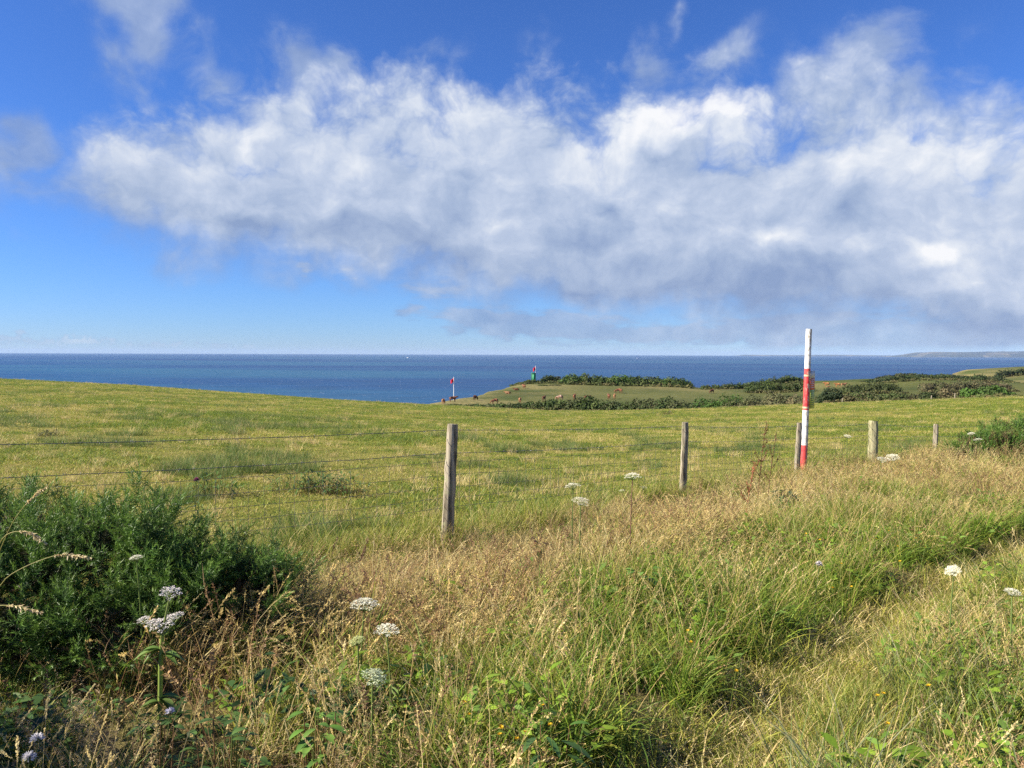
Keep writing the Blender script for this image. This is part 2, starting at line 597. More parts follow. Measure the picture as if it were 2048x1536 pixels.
# ------------------------------------------------------------------ ground mesh
def ground():
    nx, ny = 330, 340
    tx = np.linspace(-5.2, 5.55, nx)
    xs = 4.5 * np.sinh(tx)
    ty = np.linspace(-1.7, 5.85, ny)
    ys = 4.5 * np.sinh(ty)
    X, Y = np.meshgrid(xs, ys)
    Z = hgt(X, Y)
    V = np.stack([X.ravel(), Y.ravel(), Z.ravel()], 1)
    i, j = np.meshgrid(np.arange(ny - 1), np.arange(nx - 1), indexing='ij')
    a = (i * nx + j).ravel()
    Fc = np.stack([a, a + 1, a + nx + 1, a + nx], 1)
    # what grows / lies there: r verge, g path, b far meadow (a map of places)
    df = dfence(X, Y).ravel(); dp = np.abs(dpath(X, Y)).ravel()
    verge = sstep(-.25, .35, df)
    cd = coast_dist(X, Y).ravel()
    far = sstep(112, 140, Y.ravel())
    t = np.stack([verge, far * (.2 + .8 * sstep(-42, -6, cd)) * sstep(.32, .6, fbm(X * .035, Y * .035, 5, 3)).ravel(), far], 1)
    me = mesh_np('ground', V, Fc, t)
    m, nt, b = new_mat('ground_soil_and_turf')
    at = nt.new('ShaderNodeAttribute', attribute_name='tint')
    sp = nt.new('ShaderNodeSeparateColor'); nt.l.new(at.outputs['Color'], sp.inputs[0])
    geo = nt.new('ShaderNodeNewGeometry')
    pos = geo.outputs['Position']
    fine = nt.noise(pos, 9.0, 6, .7)
    mid = nt.noise(pos, .9, 5, .6)
    big = nt.noise(pos, .09, 4, .55)
    f = nt.m('ADD', nt.m('MULTIPLY', fine, .55), nt.m('ADD', nt.m('MULTIPLY', mid, .3), nt.m('MULTIPLY', big, .45)))
    field = nt.ramp(f, [(.46, (.045, .055, .014)), (.56, (.115, .130, .026)), (.64, (.20, .19, .04)), (.74, (.27, .23, .075))])
    soil = nt.ramp(f, [(.4, (.06, .055, .02)), (.6, (.13, .11, .042)), (.78, (.25, .20, .085))])
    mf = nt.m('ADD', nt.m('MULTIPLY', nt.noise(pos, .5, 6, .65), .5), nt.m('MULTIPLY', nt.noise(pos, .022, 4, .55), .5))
    mead = nt.ramp(mf, [(.38, (.042, .058, .015)), (.5, (.064, .082, .021)), (.6, (.090, .102, .029)), (.72, (.15, .14, .052))])  # olive kept dark: cloud shade over the meadow is put into the colour
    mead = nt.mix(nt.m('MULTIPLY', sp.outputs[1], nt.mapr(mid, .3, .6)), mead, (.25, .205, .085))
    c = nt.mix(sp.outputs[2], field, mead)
    c = nt.mix(sp.outputs[0], c, soil)
    # bare earth and rock where the ground is steep
    nz = nt.new('ShaderNodeSeparateXYZ'); nt.l.new(geo.outputs['True Normal'], nz.inputs[0])
    st = nt.mapr(nt.m('ADD', nz.outputs[2], nt.m('MULTIPLY', mid, .2)), .55, .85)
    c = nt.mix(st, (.13, .10, .06), c)
    nt.put(b.inputs['Base Color'], c)
    b.inputs['Roughness'].default_value = .95
    b.inputs['Specular IOR Level'].default_value = .1
    bump(nt, b, nt.m('ADD', fine, nt.m('MULTIPLY', mid, 2.0)), .9, .08)
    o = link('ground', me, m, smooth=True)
    tag(o, kind='structure')
    return o


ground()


# ------------------------------------------------------------------ grass scatter (stuff)
PROTO = bpy.data.collections.new('grass_prototypes')     # not linked to the scene


def proto_set(name, meshes, mat):
    c = bpy.data.collections.new(name)
    for i, me in enumerate(meshes):
        me.materials.append(mat)
        o = bpy.data.objects.new('%s_%02d' % (name, i), me)
        c.objects.link(o)
    return c


def scatter(name, coll, nvar, pos, rot, scl, idx, label, cat):
    me = bpy.data.meshes.new(name)
    n = len(pos)
    me.vertices.add(n)
    me.vertices.foreach_set('co', np.asarray(pos, np.float32).ravel())
    for nm, ty, key, data in (('rot', 'FLOAT_VECTOR', 'vector', rot), ('scl', 'FLOAT_VECTOR', 'vector', scl), ('idx', 'INT', 'value', idx)):
        a = me.attributes.new(nm, ty, 'POINT')
        a.data.foreach_set(key, np.asarray(data, np.int32 if ty == 'INT' else np.float32).ravel())
    o = link(name, me)
    g = bpy.data.node_groups.new(name, 'GeometryNodeTree')
    g.interface.new_socket('Geometry', in_out='INPUT', socket_type='NodeSocketGeometry')
    g.interface.new_socket('Geometry', in_out='OUTPUT', socket_type='NodeSocketGeometry')
    N = g.nodes; Lk = g.links
    gi = N.new('NodeGroupInput'); go = N.new('NodeGroupOutput')
    ip = N.new('GeometryNodeInstanceOnPoints')
    ci = N.new('GeometryNodeCollectionInfo')
    ci.inputs['Collection'].default_value = coll
    ci.inputs['Separate Children'].default_value = True
    ci.inputs['Reset Children'].default_value = True

    def attr(nm, ty):
        a = N.new('GeometryNodeInputNamedAttribute'); a.data_type = ty
        a.inputs['Name'].default_value = nm
        return a.outputs['Attribute']
    Lk.new(gi.outputs[0], ip.inputs['Points'])
    Lk.new(ci.outputs[0], ip.inputs['Instance'])
    ip.inputs['Pick Instance'].default_value = True
    Lk.new(attr('idx', 'INT'), ip.inputs['Instance Index'])
    e2r = N.new('FunctionNodeEulerToRotation')
    Lk.new(attr('rot', 'FLOAT_VECTOR'), e2r.inputs[0])
    Lk.new(e2r.outputs[0], ip.inputs['Rotation'])
    Lk.new(attr('scl', 'FLOAT_VECTOR'), ip.inputs['Scale'])
    Lk.new(ip.outputs[0], go.inputs[0])
    md = o.modifiers.new('scatter', 'NODES')
    md.node_group = g
    tag(o, label, cat, kind='stuff')
    return o


def wedge(n, y0, y1, slope=.96, margin=2.2):
    """random ground points in front of the camera, uniform per square metre"""
    y = np.sqrt(rng.random(n) * (y1 * y1 - y0 * y0) + y0 * y0)
    x = (rng.random(n) * 2 - 1) * (slope * y + margin)
    return x, y


# ---- long grass of the verge
SP = {}
meshes = []


def reg(key, ms):
    SP[key] = list(range(len(meshes), len(meshes) + len(ms)))
    meshes.extend(ms)


reg('tan', [tuft_tan(i) for i in range(4)])
reg('pale', [tuft_tan(i, True, True, .8) for i in range(4)])
reg('mat', [tuft_mat(i) for i in range(5)])
reg('forb', [tuft_forb(i, LUSH * 2 + GREEN[:2] + [(.16, .26, .05)]) for i in range(3)])
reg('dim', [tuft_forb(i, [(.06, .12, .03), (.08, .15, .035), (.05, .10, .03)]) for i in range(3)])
reg('dead', [tuft_dead(i) for i in range(4)])
reg('loose', [tuft_loose(i) for i in range(4)])
reg('green', [tuft_green(i) for i in range(4)])
reg('lush', [tuft_green(i, True) for i in range(3)])
reg('mid', [tuft_mid(i) for i in range(4)])
reg('grey', [tuft_mid(i, GREYISH + GREEN[:1], .3) for i in range(3)])
reg('path', [tuft_path(i) for i in range(4)])
reg('spike', [tuft_spike(i) for i in range(4)])
verge_coll = proto_set('verge_grass_tuft', meshes, MAT_GRASS)

pts = []; rots = []; scls = []; idxs = []


def gorse_clear(x, y):
    return ((x + 3.05) / 1.25) ** 2 + ((y - 4.45) / .75) ** 2 < 1


def emit(key, x, y, s, tilt=.12, free=True):
    n = len(x)
    if n == 0: return
    v = np.array(SP[key])
    idxs.append(v[rng.integers(0, len(v), n)])
    pts.append(np.stack([x, y, hgt(x, y)], 1))
    rz = rng.random(n) * 2 * np.pi if free else rng.normal(size=n) * .35
    rots.append(np.stack([(rng.random(n) - .5) * 2 * tilt, (rng.random(n) - .5) * 2 * tilt, rz], 1))
    q = s * (.62 + .76 * rng.random(n))
    scls.append(np.stack([q, q, q], 1))


def verge_grass():
    for (y0, y1, n) in ((1.5, 5, 2750), (5, 9, 5000), (9, 26, 15600)):
        x, y = wedge(n, y0, y1)
        df = dfence(x, y) + (fbm(x * 1.3, y * 1.3, 4, 2) - .5) * .5
        k = (df > -.15) & ~gorse_clear(x, y)
        thin = sstep(-.2, -1.1, x) * sstep(4.6, 3.6, y)
        k &= rng.random(len(x)) > .3 * thin
        k &= ~((np.abs(x + 1.5 * y / 3.35) < .16) & (y > 2.2) & (y < 3.34) & (rng.random(len(x)) < .75))
        x, y, df = x[k], y[k], df[k]
        dp = dpath(x, y); ad = np.abs(dp)
        n1 = fbm(x * .55, y * .55, 31, 3); n2 = fbm(x * 1.4 + 7, y * 1.4, 37, 3); u = rng.random(len(x))
        far = sstep(7, 11, y)
        u = np.clip((fbm(x * 1.1 - 5, y * 1.1, 53, 2) - .5) * 1.7 + .5 + (u - .5) * .75, 0, .9999)
        size = (.42 + .40 * sstep(.2, 2.0, df + .9 * far)) * (.75 + .5 * fbm(x * .8, y * .8, 57, 2)) * (1 - .15 * far)
        # how dry: near the fence and far right straw, near the path green
        cx = sstep(.9, -.3, x)
        dry = .20 + .75 * sstep(2.5 + 1.5 * cx, .6 + 1.5 * cx, df) + .35 * far + (n1 - .5) * 1.5 - .55 * sstep(1.6, .5, ad) * (1 - far)
        dry = dry - .25 * sstep(4.4, 2.8, y) * sstep(-.8, .3, x)
        wp = .13 + .10 * n2
        onpath = ad < wp
        edge = (ad < wp + .16) & ~onpath
        side = dp > 0
        rest = ~(onpath | edge)
        emit('path', x[onpath], y[onpath], .9)
        xo = x[onpath] + rng.normal(size=onpath.sum()) * .1; yo = y[onpath] + rng.normal(size=onpath.sum()) * .1
        emit('path', xo, yo, 1.15)
        emit('mid', xo[::2] + .07, yo[::2] - .05, .5)
        e1 = edge & (u < .6)
        emit('mid', x[e1], y[e1], .75)
        e2 = edge & ~e1
        emit('path', x[e2], y[e2], 1.3)
        # right of the path
        rr = rest & side & (far < .5)
        for key, lo, hi, s in (('mid', 0, .28, 1.25), ('grey', .28, .44, 1.1), ('green', .44, .62, .85), ('forb', .62, .74, 1.0), ('mat', .74, .88, .9), ('pale', .88, .95, .7), ('spike', .95, 1, .7)):
            k = rr & (u >= lo) & (u < hi)
            emit(key, x[k], y[k], s * size[k], free=key not in ('pale', 'spike'))
        # left of the path and everything far along the fence
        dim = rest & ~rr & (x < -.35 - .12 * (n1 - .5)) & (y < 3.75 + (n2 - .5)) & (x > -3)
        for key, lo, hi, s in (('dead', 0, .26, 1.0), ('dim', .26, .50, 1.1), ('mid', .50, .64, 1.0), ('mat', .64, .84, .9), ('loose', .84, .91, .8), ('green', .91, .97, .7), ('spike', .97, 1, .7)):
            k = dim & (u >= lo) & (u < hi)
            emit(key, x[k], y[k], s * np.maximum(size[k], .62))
        ll = rest & ~rr & ~dim
        d = ll & (dry > .62)
        for key, lo, hi, s in (('mat', 0, .44, 1.25), ('dead', .44, .54, 1.0), ('tan', .54, .64, .8), ('pale', .64, .76, .85), ('loose', .76, .82, .8), ('forb', .82, .86, .9), ('green', .86, .95, .95), ('spike', .95, 1, .8)):
            k = d & (u >= lo) & (u < hi)
            emit(key, x[k], y[k], s * size[k], free=key not in ('tan', 'pale'))
        d = ll & (dry <= .62) & (dry > .32)
        for key, lo, hi, s in (('mat', 0, .34, 1.15), ('dead', .34, .40, .9), ('pale', .40, .46, .8), ('forb', .46, .56, 1.0), ('green', .56, .80, 1.0), ('mid', .80, .95, 1.3), ('spike', .95, 1, .8)):
            k = d & (u >= lo) & (u < hi)
            emit(key, x[k], y[k], s * size[k], free=key not in ('tan', 'pale'))
        d = ll & (dry <= .32)
        for key, lo, hi, s in (('mat', 0, .15, 1.0), ('forb', .15, .33, 1.1), ('green', .33, .54, 1.0), ('lush', .54, .82, 1.0), ('mid', .82, .96, 1.3), ('spike', .96, 1, .75)):
            k = d & (u >= lo) & (u < hi)
            emit(key, x[k], y[k], s * size[k], free=True)


verge_grass()
scatter('verge_grass', verge_coll, len(meshes), np.concatenate(pts), np.concatenate(rots), np.concatenate(scls), np.concatenate(idxs),
        'long straw and green grass with seed heads between the fence and the trodden path', 'grass')

# ---- cropped grass of the pasture
PF = YGREEN * 2 + GREEN[1:3] + TAN[:1]
PG = GREEN + GREEN + YGREEN
PD = TAN[:3] + YGREEN * 2 + GREEN[1:2]
pm = [tuft_pasture(i, .17, .045, 64, PF) for i in range(4)]
pm += [tuft_pasture(i, .17, .06, 60, PG) for i in range(2)]             # 4,5 greener
pm += [tuft_pasture(i, .17, .045, 60, PD) for i in range(2)]            # 6,7 drier
pm += [tuft_pasture(i, .40, .065, 150, PF) for i in range(3)]           # 8-10 wide, for further off
pm += [tuft_pasture(i, .40, .065, 150, PD) for i in range(2)]           # 11,12
pm += [tuft_pasture(i, .40, .085, 150, PG) for i in range(2)]           # 13,14
pm += [tuft_mid(i, GREEN + YGREEN + PALE[:1], .2) for i in range(2)]    # 15,16 rough grass under the fence
pm += [tuft_mid(i, GREYISH[2:] + GREEN[3:] + LUSH[2:], .16) for i in range(2)]   # 17,18 dark ungrazed tussocks
pm += [tuft_mid(i, PALE + TAN, .17) for i in range(1)]                  # 19 standing dead stalks
past_coll = proto_set('pasture_grass_tuft', pm, MAT_GRASS)


def pasture():
    P = []; Rr = []; S = []; I = []
    for (y0, y1, n) in ((3.5, 14, 21000), (14, 34, 45000), (34, 112, 70000)):
        x, y = wedge(n, y0, y1, 1.05)
        df = dfence(x, y)
        k = (df < .12) & (coast_dist(x, y) < -2)
        x, y, df = x[k], y[k], df[k]
        n1 = fbm(x * .28, y * .28, 41, 3); n2 = fbm(x * 1.3, y * 1.3, 45, 2); n3 = fbm(x * 4.1, y * 4.1, 47, 2); u = rng.random(len(x))
        q = .5 + (n1 - .5) * 1.0 + (n2 - .5) * .9 + (n3 - .5) * .8 + (u - .5) * .25
        wide = y > 22
        i = np.where(q < .40, np.where(wide, rng.integers(13, 15, len(x)), rng.integers(4, 6, len(x))),
                     np.where(q > .645, np.where(wide, rng.integers(11, 13, len(x)), rng.integers(6, 8, len(x))),
                              np.where(wide, rng.integers(8, 11, len(x)), rng.integers(0, 4, len(x)))))
        rough = (df > -.9) & (u < .55 * sstep(-.9, .1, df) + .05)
        i = np.where(rough, rng.integers(15, 17, len(x)), i)
        m1 = fbm(x * .7 + 3, y * .7, 61, 2)
        tus = (m1 > .70) & (rng.random(len(x)) < .55) & ~rough
        i = np.where(tus, rng.integers(17, 19, len(x)), i)
        dead = (rng.random(len(x)) < .015 + .05 * sstep(70, 95, y)) & ~rough
        i = np.where(dead, 19, i)
        s = .75 + .55 * rng.random(len(x))
        s = s * np.where(q < .36, 1.2, 1.0)
        zf = (.45 + 1.1 * n3) * (.7 + .6 * rng.random(len(x)))
        s3 = np.stack([s, s, s * zf], 1)
        P.append(np.stack([x, y, hgt(x, y)], 1)); I.append(i); S.append(s3)
        Rr.append(np.stack([np.zeros(len(x)), np.zeros(len(x)), rng.random(len(x)) * 6.283], 1))
    scatter('pasture_grass', past_coll, len(pm), np.concatenate(P), np.concatenate(Rr), np.concatenate(S), np.concatenate(I),
            'short grazed yellow green pasture grass beyond the wire fence', 'grass')


pasture()


# ------------------------------------------------------------------ sea, far coasts
def sea():
    bag = Bag()
    z = -63.0
    rings = [0, 150, 400, 1000, 3000, 9000, 20000, 39500]
    na = 90
    th = np.linspace(0, 2 * np.pi, na, endpoint=False)
    V = [(0, 0, z)]
    for r in rings[1:]:
        V += [(r * math.cos(a), r * math.sin(a), z) for a in th]
    V = np.array(V)
    j = np.arange(na); k = (j + 1) % na
    bag.add(V, np.stack([np.zeros(na, int), 1 + j, 1 + k], 1))
    Fq = np.concatenate([np.stack([1 + i * na + j, 1 + (i + 1) * na + j, 1 + (i + 1) * na + k, 1 + i * na + k], 1) for i in range(len(rings) - 2)])
    bag.F[4].append(Fq)
    m, nt, b = new_mat('sea_water')
    geo = nt.new('ShaderNodeNewGeometry')
    pos = geo.outputs['Position']
    st = nt.vm('MULTIPLY', pos, (.00025, .0010, 0))
    bands = nt.noise(st, 1.0, 5, .6, dim='2D')
    c = nt.ramp(bands, [(.36, (.006, .040, .125)), (.5, (.009, .055, .145)), (.66, (.018, .085, .160))])  # wind streaks, and cloud shadows painted into the water colour
    wv = nt.noise(nt.vm('MULTIPLY', pos, (.05, .11, 0)), 1.0, 6, .65, dim='2D')
    chop = nt.noise(nt.vm('MULTIPLY', pos, (.010, .026, 0)), 1.0, 5, .6, dim='2D')
    c = nt.vm('SCALE', c, s=nt.mapr(chop, .3, .7, .82, 1.18))
    cap = nt.noise(nt.vm('MULTIPLY', pos, (.10, .16, 0)), 1.0, 3, .6, dim='2D')
    c = nt.mix(nt.mapr(cap, .735, .765), c, (.6, .65, .7))
    nt.put(b.inputs['Base Color'], c)
    b.inputs['Roughness'].default_value = .45
    b.inputs['Specular IOR Level'].default_value = .22
    b.inputs['IOR'].default_value = 1.33
    bump(nt, b, nt.m('ADD', nt.m('MULTIPLY', wv, .6), nt.m('MULTIPLY', chop, 2)), .22, 2.5)
    o = link('sea', bag.mesh('sea'), m)
    tag(o, kind='structure')


sea()


def ridge(name, prof, dist, depth, seed, cols):
    """a far headland as real relief: prof = [(px, py)] crest line seen from the camera, at distance dist"""
    px = np.array([p[0] for p in prof], float); py = np.array([p[1] for p in prof], float)
    n = 160; k = 34
    P = np.linspace(px[0], px[-1], n); Yp = np.interp(P, px, py)
    V = []; zsea = -64.5
    for i in range(n):
        d = ray(P[i], Yp[i])
        x = d[0] / d[1]; top = EYE + d[2] / d[1] * dist
        for j in range(k):
            t = j / (k - 1)
            y = dist + depth * (t - .35)
            prof_t = np.interp(t, [0, .03, .12, .35, .7, 1], [0, .45, .72, 1.0, .95, 0])
            nz = 1 + .18 * (fbm(np.array([x * dist * .0012]), np.array([y * .0012]), seed, 4)[0] - .5) * 2 * (0 if t > .33 and t < .4 else 1)
            V.append((x * dist, y, zsea + (top - zsea) * prof_t * nz))
    V = np.array(V)
    i, j = np.meshgrid(np.arange(n - 1), np.arange(k - 1), indexing='ij')
    a = (i * k + j).ravel()
    me = mesh_np(name, V, np.stack([a, a + k, a + k + 1, a + 1], 1))
    m, nt, b = new_mat(name + '_land')
    pos = nt.new('ShaderNodeNewGeometry').outputs['Position']
    vo = nt.new('ShaderNodeTexVoronoi'); vo.inputs['Scale'].default_value = .0022
    nt.l.new(pos, vo.inputs['Vector'])
    sp = nt.new('ShaderNodeSeparateColor'); nt.l.new(vo.outputs['Color'], sp.inputs[0])
    c = nt.ramp(nt.m('ADD', nt.m('MULTIPLY', sp.outputs[0], .6), nt.m('MULTIPLY', nt.noise(pos, .004, 4), .4)), cols)
    nt.put(b.inputs['Base Color'], c)
    b.inputs['Roughness'].default_value = .95
    o = link(name, me, m, smooth=True)
    tag(o, kind='structure')


LAND = [(.3, (.014, .026, .022)), (.5, (.024, .036, .026)), (.66, (.04, .05, .034)), (.8, (.13, .115, .075))]
ridge('headland', [(1814, 719), (1830, 713), (1850, 708.5), (1880, 703.8), (1930, 704.2), (1985, 704.0), (2048, 702.8), (2200, 700), (2500, 697)], 24000, 4000, 3, LAND)
ridge('headland_cliff', [(1815, 719.2), (1832, 714.5), (1846, 713), (1862, 714.5), (1868, 720)], 21500, 800, 8, [(.3, (.03, .045, .04)), (.6, (.06, .07, .06)), (.85, (.1, .1, .08))])
ridge('far_coast', [(1488, 711.6), (1500, 709.5), (1540, 710.2), (1600, 710.4), (1650, 709.8), (1720, 710.2), (1780, 711.0), (1840, 711.5), (1900, 711.6)], 33000, 3000, 5, LAND)


# ------------------------------------------------------------------ sky and light
SUN_EL, SUN_AZ = 35.0, -102.0          # degrees; azimuth measured from +Y towards +X


def pix_sky(px, py):
    d = ray(px, py)
    return math.atan2(d[0], d[1]), math.asin(d[2])


def world():
    w = bpy.data.worlds.new('World')
    SC.world = w
    w.use_nodes = True
    nt = NT(w.node_tree)
    for n in list(nt.n): nt.n.remove(n)
    out = nt.new('ShaderNodeOutputWorld')
    sky = nt.new('ShaderNodeTexSky', sky_type='NISHITA')
    sky.sun_disc = False
    sky.sun_elevation = R(SUN_EL)
    sky.sun_rotation = R(SUN_AZ)
    sky.altitude = 60
    sky.air_density = 1.0; sky.dust_density = 0.0; sky.ozone_density = 10.0
    bg1 = nt.new('ShaderNodeBackground'); bg1.inputs['Strength'].default_value = .0535
    nt.put(bg1.inputs['Color'], nt.vm('MULTIPLY', sky.outputs[0], (.80, .96, 1.30)))

    tc = nt.new('ShaderNodeTexCoord')
    d = tc.outputs['Generated']
    s = nt.new('ShaderNodeSeparateXYZ'); nt.l.new(d, s.inputs[0])
    az = nt.m('ARCTAN2', s.outputs[0], s.outputs[1])
    el = nt.m('ARCSINE', s.outputs[2])
    p0 = nt.xyz(az, el)
    # turbulence: wind-torn displacement of the cloud shapes
    w1 = nt.vm('SUBTRACT', nt.noise(nt.vm('MULTIPLY', p0, (1, 1.25, 1)), 7, 3, .5, '2D', color=True), (.5, .5, .5))
    w2 = nt.vm('SUBTRACT', nt.noise(p0, 24, 4, .55, '2D', color=True), (.5, .5, .5))
    p = nt.vm('ADD', p0, nt.vm('SCALE', w1, s=.085))
    p = nt.vm('ADD', p, nt.vm('SCALE', w2, s=.030))
    sp = nt.new('ShaderNodeSeparateXYZ'); nt.l.new(p, sp.inputs[0])
    pa, pe = sp.outputs[0], sp.outputs[1]
    A0, A1, EM = -1.0, 1.0, .6

    def edge(pix):
        pts = [pix_sky(*q) for q in pix]
        pts = [((a - A0) / (A1 - A0), max(e, 0) / EM) for a, e in pts]
        pts = [(0.0, pts[0][1])] + pts + [(1.0, pts[-1][1])]
        ca = nt.m('DIVIDE', nt.m('SUBTRACT', pa, A0), A1 - A0)
        return nt.m('MULTIPLY', nt.curve(ca, pts), EM)
    top = edge([(60, 390), (150, 325), (250, 260), (400, 232), (540, 215), (630, 180), (760, 150), (900, 155), (1040, 140), (1110, 190),
                (1180, 200), (1250, 170), (1370, 165), (1450, 190), (1510, 225), (1570, 225), (1640, 165), (1760, 160), (1830, 215), (1930, 240), (2000, 220), (2100, 205)])
    bot = edge([(60, 415), (150, 420), (230, 470), (330, 510), (450, 535), (560, 555), (680, 562), (740, 568), (850, 585), (980, 603), (1200, 622), (1400, 652), (1600, 668), (1780, 684), (2100, 700)])
    n1 = nt.noise(nt.vm('MULTIPLY', p0, (1, 1.2, 1)), 9, 9, .58, '2D', .25)
    n1c = nt.m('SUBTRACT', n1, .5)
    def vor(vec, sc, det, sm):
        v = nt.new('ShaderNodeTexVoronoi', voronoi_dimensions='2D', feature='SMOOTH_F1')
        nt.put(v.inputs['Vector'], vec)
        v.inputs['Scale'].default_value = sc; v.inputs['Detail'].default_value = det; v.inputs['Roughness'].default_value = .55
        v.inputs['Lacunarity'].default_value = 2.3; v.inputs['Smoothness'].default_value = sm
        return v.outputs['Distance']
    pb = nt.vm('MULTIPLY', nt.vm('ADD', p0, nt.vm('ADD', nt.vm('SCALE', w1, s=.05), nt.vm('SCALE', w2, s=.02))), (1, 1.25, 1))
    bi0 = vor(pb, 9, 4, .5)
    bi1 = vor(nt.vm('ADD', pb, (-.014, .020, 0)), 9, 4, .5)
    cov = nt.m('MINIMUM', nt.m('DIVIDE', nt.m('SUBTRACT', top, pe), .062), nt.m('DIVIDE', nt.m('SUBTRACT', pe, bot), .050))
    covn = nt.m('ADD', cov, nt.m('ADD', nt.m('MULTIPLY', n1c, 1.6), nt.m('MULTIPLY', nt.m('MULTIPLY', nt.m('SUBTRACT', .86, bi0), 1.15), nt.mapr(nt.m('SUBTRACT', pe, bot), .02, .12, .12, 1))))
    a_main = nt.mapr(covn, -.55, .95, 0, 1, True)

    def blob(px, py, rx, ry, rot=0.0, vec=None):
        a, e = pix_sky(px, py)
        mp = nt.new('ShaderNodeMapping', vector_type='TEXTURE')
        nt.put(mp.inputs['Vector'], vec if vec is not None else p)
        mp.inputs['Location'].default_value = (a, e, 0)
        mp.inputs['Rotation'].default_value = (0, 0, R(rot))
        mp.inputs['Scale'].default_value = (rx / F, ry / F, 1)
        g = nt.new('ShaderNodeTexGradient', gradient_type='QUADRATIC_SPHERE')
        nt.l.new(mp.outputs[0], g.inputs[0])
        return g.outputs['Fac']

    def total(lst, vec=None):
        acc = None
        for (px, py, rx, ry, rot, wt) in lst:
            g = blob(px, py, rx, ry, rot, vec)
            acc = nt.m('MULTIPLY', g, wt) if acc is None else nt.m('MULTIPLY_ADD', g, wt, acc)
        return acc
    # loose wisps and small banks away from the main mass
    wisps = total([(285, 75, 165, 150, -35, 1.45), (230, -20, 150, 90, 0, .9), (60, 300, 90, 120, 0, .8), (0, 370, 70, 60, 0, .7), (455, 165, 95, 130, 20, .85),
                   (585, 150, 95, 120, 20, .9), (320, 250, 110, 70, 0, .55), (830, 110, 90, 90, 40, .38), (1060, 80, 60, 70, 40, .40), (1140, 190, 80, 70, 0, .6),
                   (1345, 45, 30, 60, 0, .4), (1290, 140, 110, 110, 0, 1.15), (1420, 130, 140, 60, 30, .8), (1640, 150, 130, 120, 0, 1.1), (1740, 160, 170, 140, 20, 1.0), (1900, 220, 200, 90, 0, .6), (1560, 220, 110, 80, 0, .6),
                   (1880, 150, 170, 90, 30, .30), (1500, 100, 120, 80, 20, .5), (1960, 170, 160, 90, 20, .45), (1780, 70, 180, 80, 30, .35), (900, 120, 90, 80, 40, .4), (690, 170, 90, 100, 30, 1.0)])
    a_w = nt.m('MULTIPLY', nt.mapr(nt.m('ADD', wisps, nt.m('MULTIPLY', nt.m('MULTIPLY', n1c, 2.2), nt.mapr(wisps, 0, .25))), .02, .95, 0, 1, True), .72)
    # flat grey banks low over the sea, finely stretched along the horizon
    nlow = nt.noise(nt.vm('MULTIPLY', p0, (1, 4.2, 1)), 16, 8, .6, '2D')
    nlc = nt.m('SUBTRACT', nlow, .5)
    low = total([(1010, 648, 260, 48, -4, 2.0), (1150, 650, 190, 45, -4, 1.2), (830, 618, 70, 24, 0, .7), (1330, 662, 150, 32, 0, .9), (1500, 665, 160, 30, 0, .8),
                 (1700, 672, 260, 42, 0, 1.2), (1950, 680, 260, 46, 0, 1.5), (1480, 672, 620, 62, 0, .75), (1850, 660, 420, 70, 0, .7), (1620, 648, 200, 40, 0, 1.2), (612, 540, 40, 26, 0, .85), (695, 545, 60, 30, 0, .75),
                 (870, 575, 140, 50, 0, .7)],
                nt.vm('ADD', p0, nt.vm('SCALE', w2, s=.022)))
    a_low = nt.m('MULTIPLY', nt.mapr(nt.m('ADD', low, nt.m('MULTIPLY', nt.m('MULTIPLY', nlc, 2.0), nt.mapr(low, 0, .2))), .08, .75, 0, 1, True), .72)
    # tiny far cumulus on the horizon at the left
    nh = nt.noise(nt.vm('MULTIPLY', p0, (1, 1.4, 1)), 55, 6, .62, '2D')
    hz = total([(20, 676, 130, 26, 0, 1.0), (160, 682, 120, 20, 0, 1.0), (330, 690, 190, 15, 0, .9), (480, 694, 120, 10, 0, .7)], p0)
    a_h = nt.m('MULTIPLY', nt.mapr(nt.m('ADD', hz, nt.m('MULTIPLY', nt.m('MULTIPLY', nt.m('SUBTRACT', nh, .5), 3.4), nt.mapr(hz, 0, .3))), .25, .85, 0, 1, True), .45)

    # relief: each billow is brighter on the side towards the sun (up and left)
    def bil(off):
        q = nt.vm('ADD', p0, (off[0], off[1], 0)) if off else p0
        return nt.noise(nt.vm('MULTIPLY', q, (1, 1.2, 1)), 10, 7, .52, '2D', .35)
    b0 = bil(None); b1 = bil((-.016, .022))
    rel = nt.m('SUBTRACT', b0, b1)
    g0 = nt.noise(nt.vm('MULTIPLY', nt.vm('ADD', p0, nt.vm('SCALE', w1, s=.05)), (1, 1.3, 1)), 26, 6, .55, '2D')
    g1 = nt.noise(nt.vm('MULTIPLY', nt.vm('ADD', nt.vm('ADD', p0, (-.006, .009, 0)), nt.vm('SCALE', w1, s=.05)), (1, 1.3, 1)), 26, 6, .55, '2D')
    rel2 = nt.m('SUBTRACT', g0, g1)
    lit = total([(500, 295, 70, 55, 0, .42), (370, 350, 190, 70, 0, .22), (260, 330, 120, 60, 0, .12), (650, 410, 150, 80, 0, .18), (720, 320, 120, 120, 0, .22),
                 (860, 300, 80, 130, 0, .20), (1000, 455, 90, 75, 0, .42), (1340, 235, 200, 70, 0, .62), (1240, 290, 130, 80, 0, .34), (1440, 240, 100, 60, -30, .36),
                 (1150, 330, 80, 80, 0, .3), (1370, 430, 130, 60, 0, .22), (1690, 320, 150, 90, 20, .24), (1820, 330, 150, 80, 20, .20), (1980, 290, 150, 70, 20, .26),
                 (1850, 498, 95, 40, 0, .72), (1730, 515, 100, 50, 0, .35), (1570, 490, 120, 60, 0, .38), (1930, 545, 160, 60, 0, .32), (1900, 420, 160, 70, 15, .3), (2030, 590, 60, 40, 0, .4)], p)
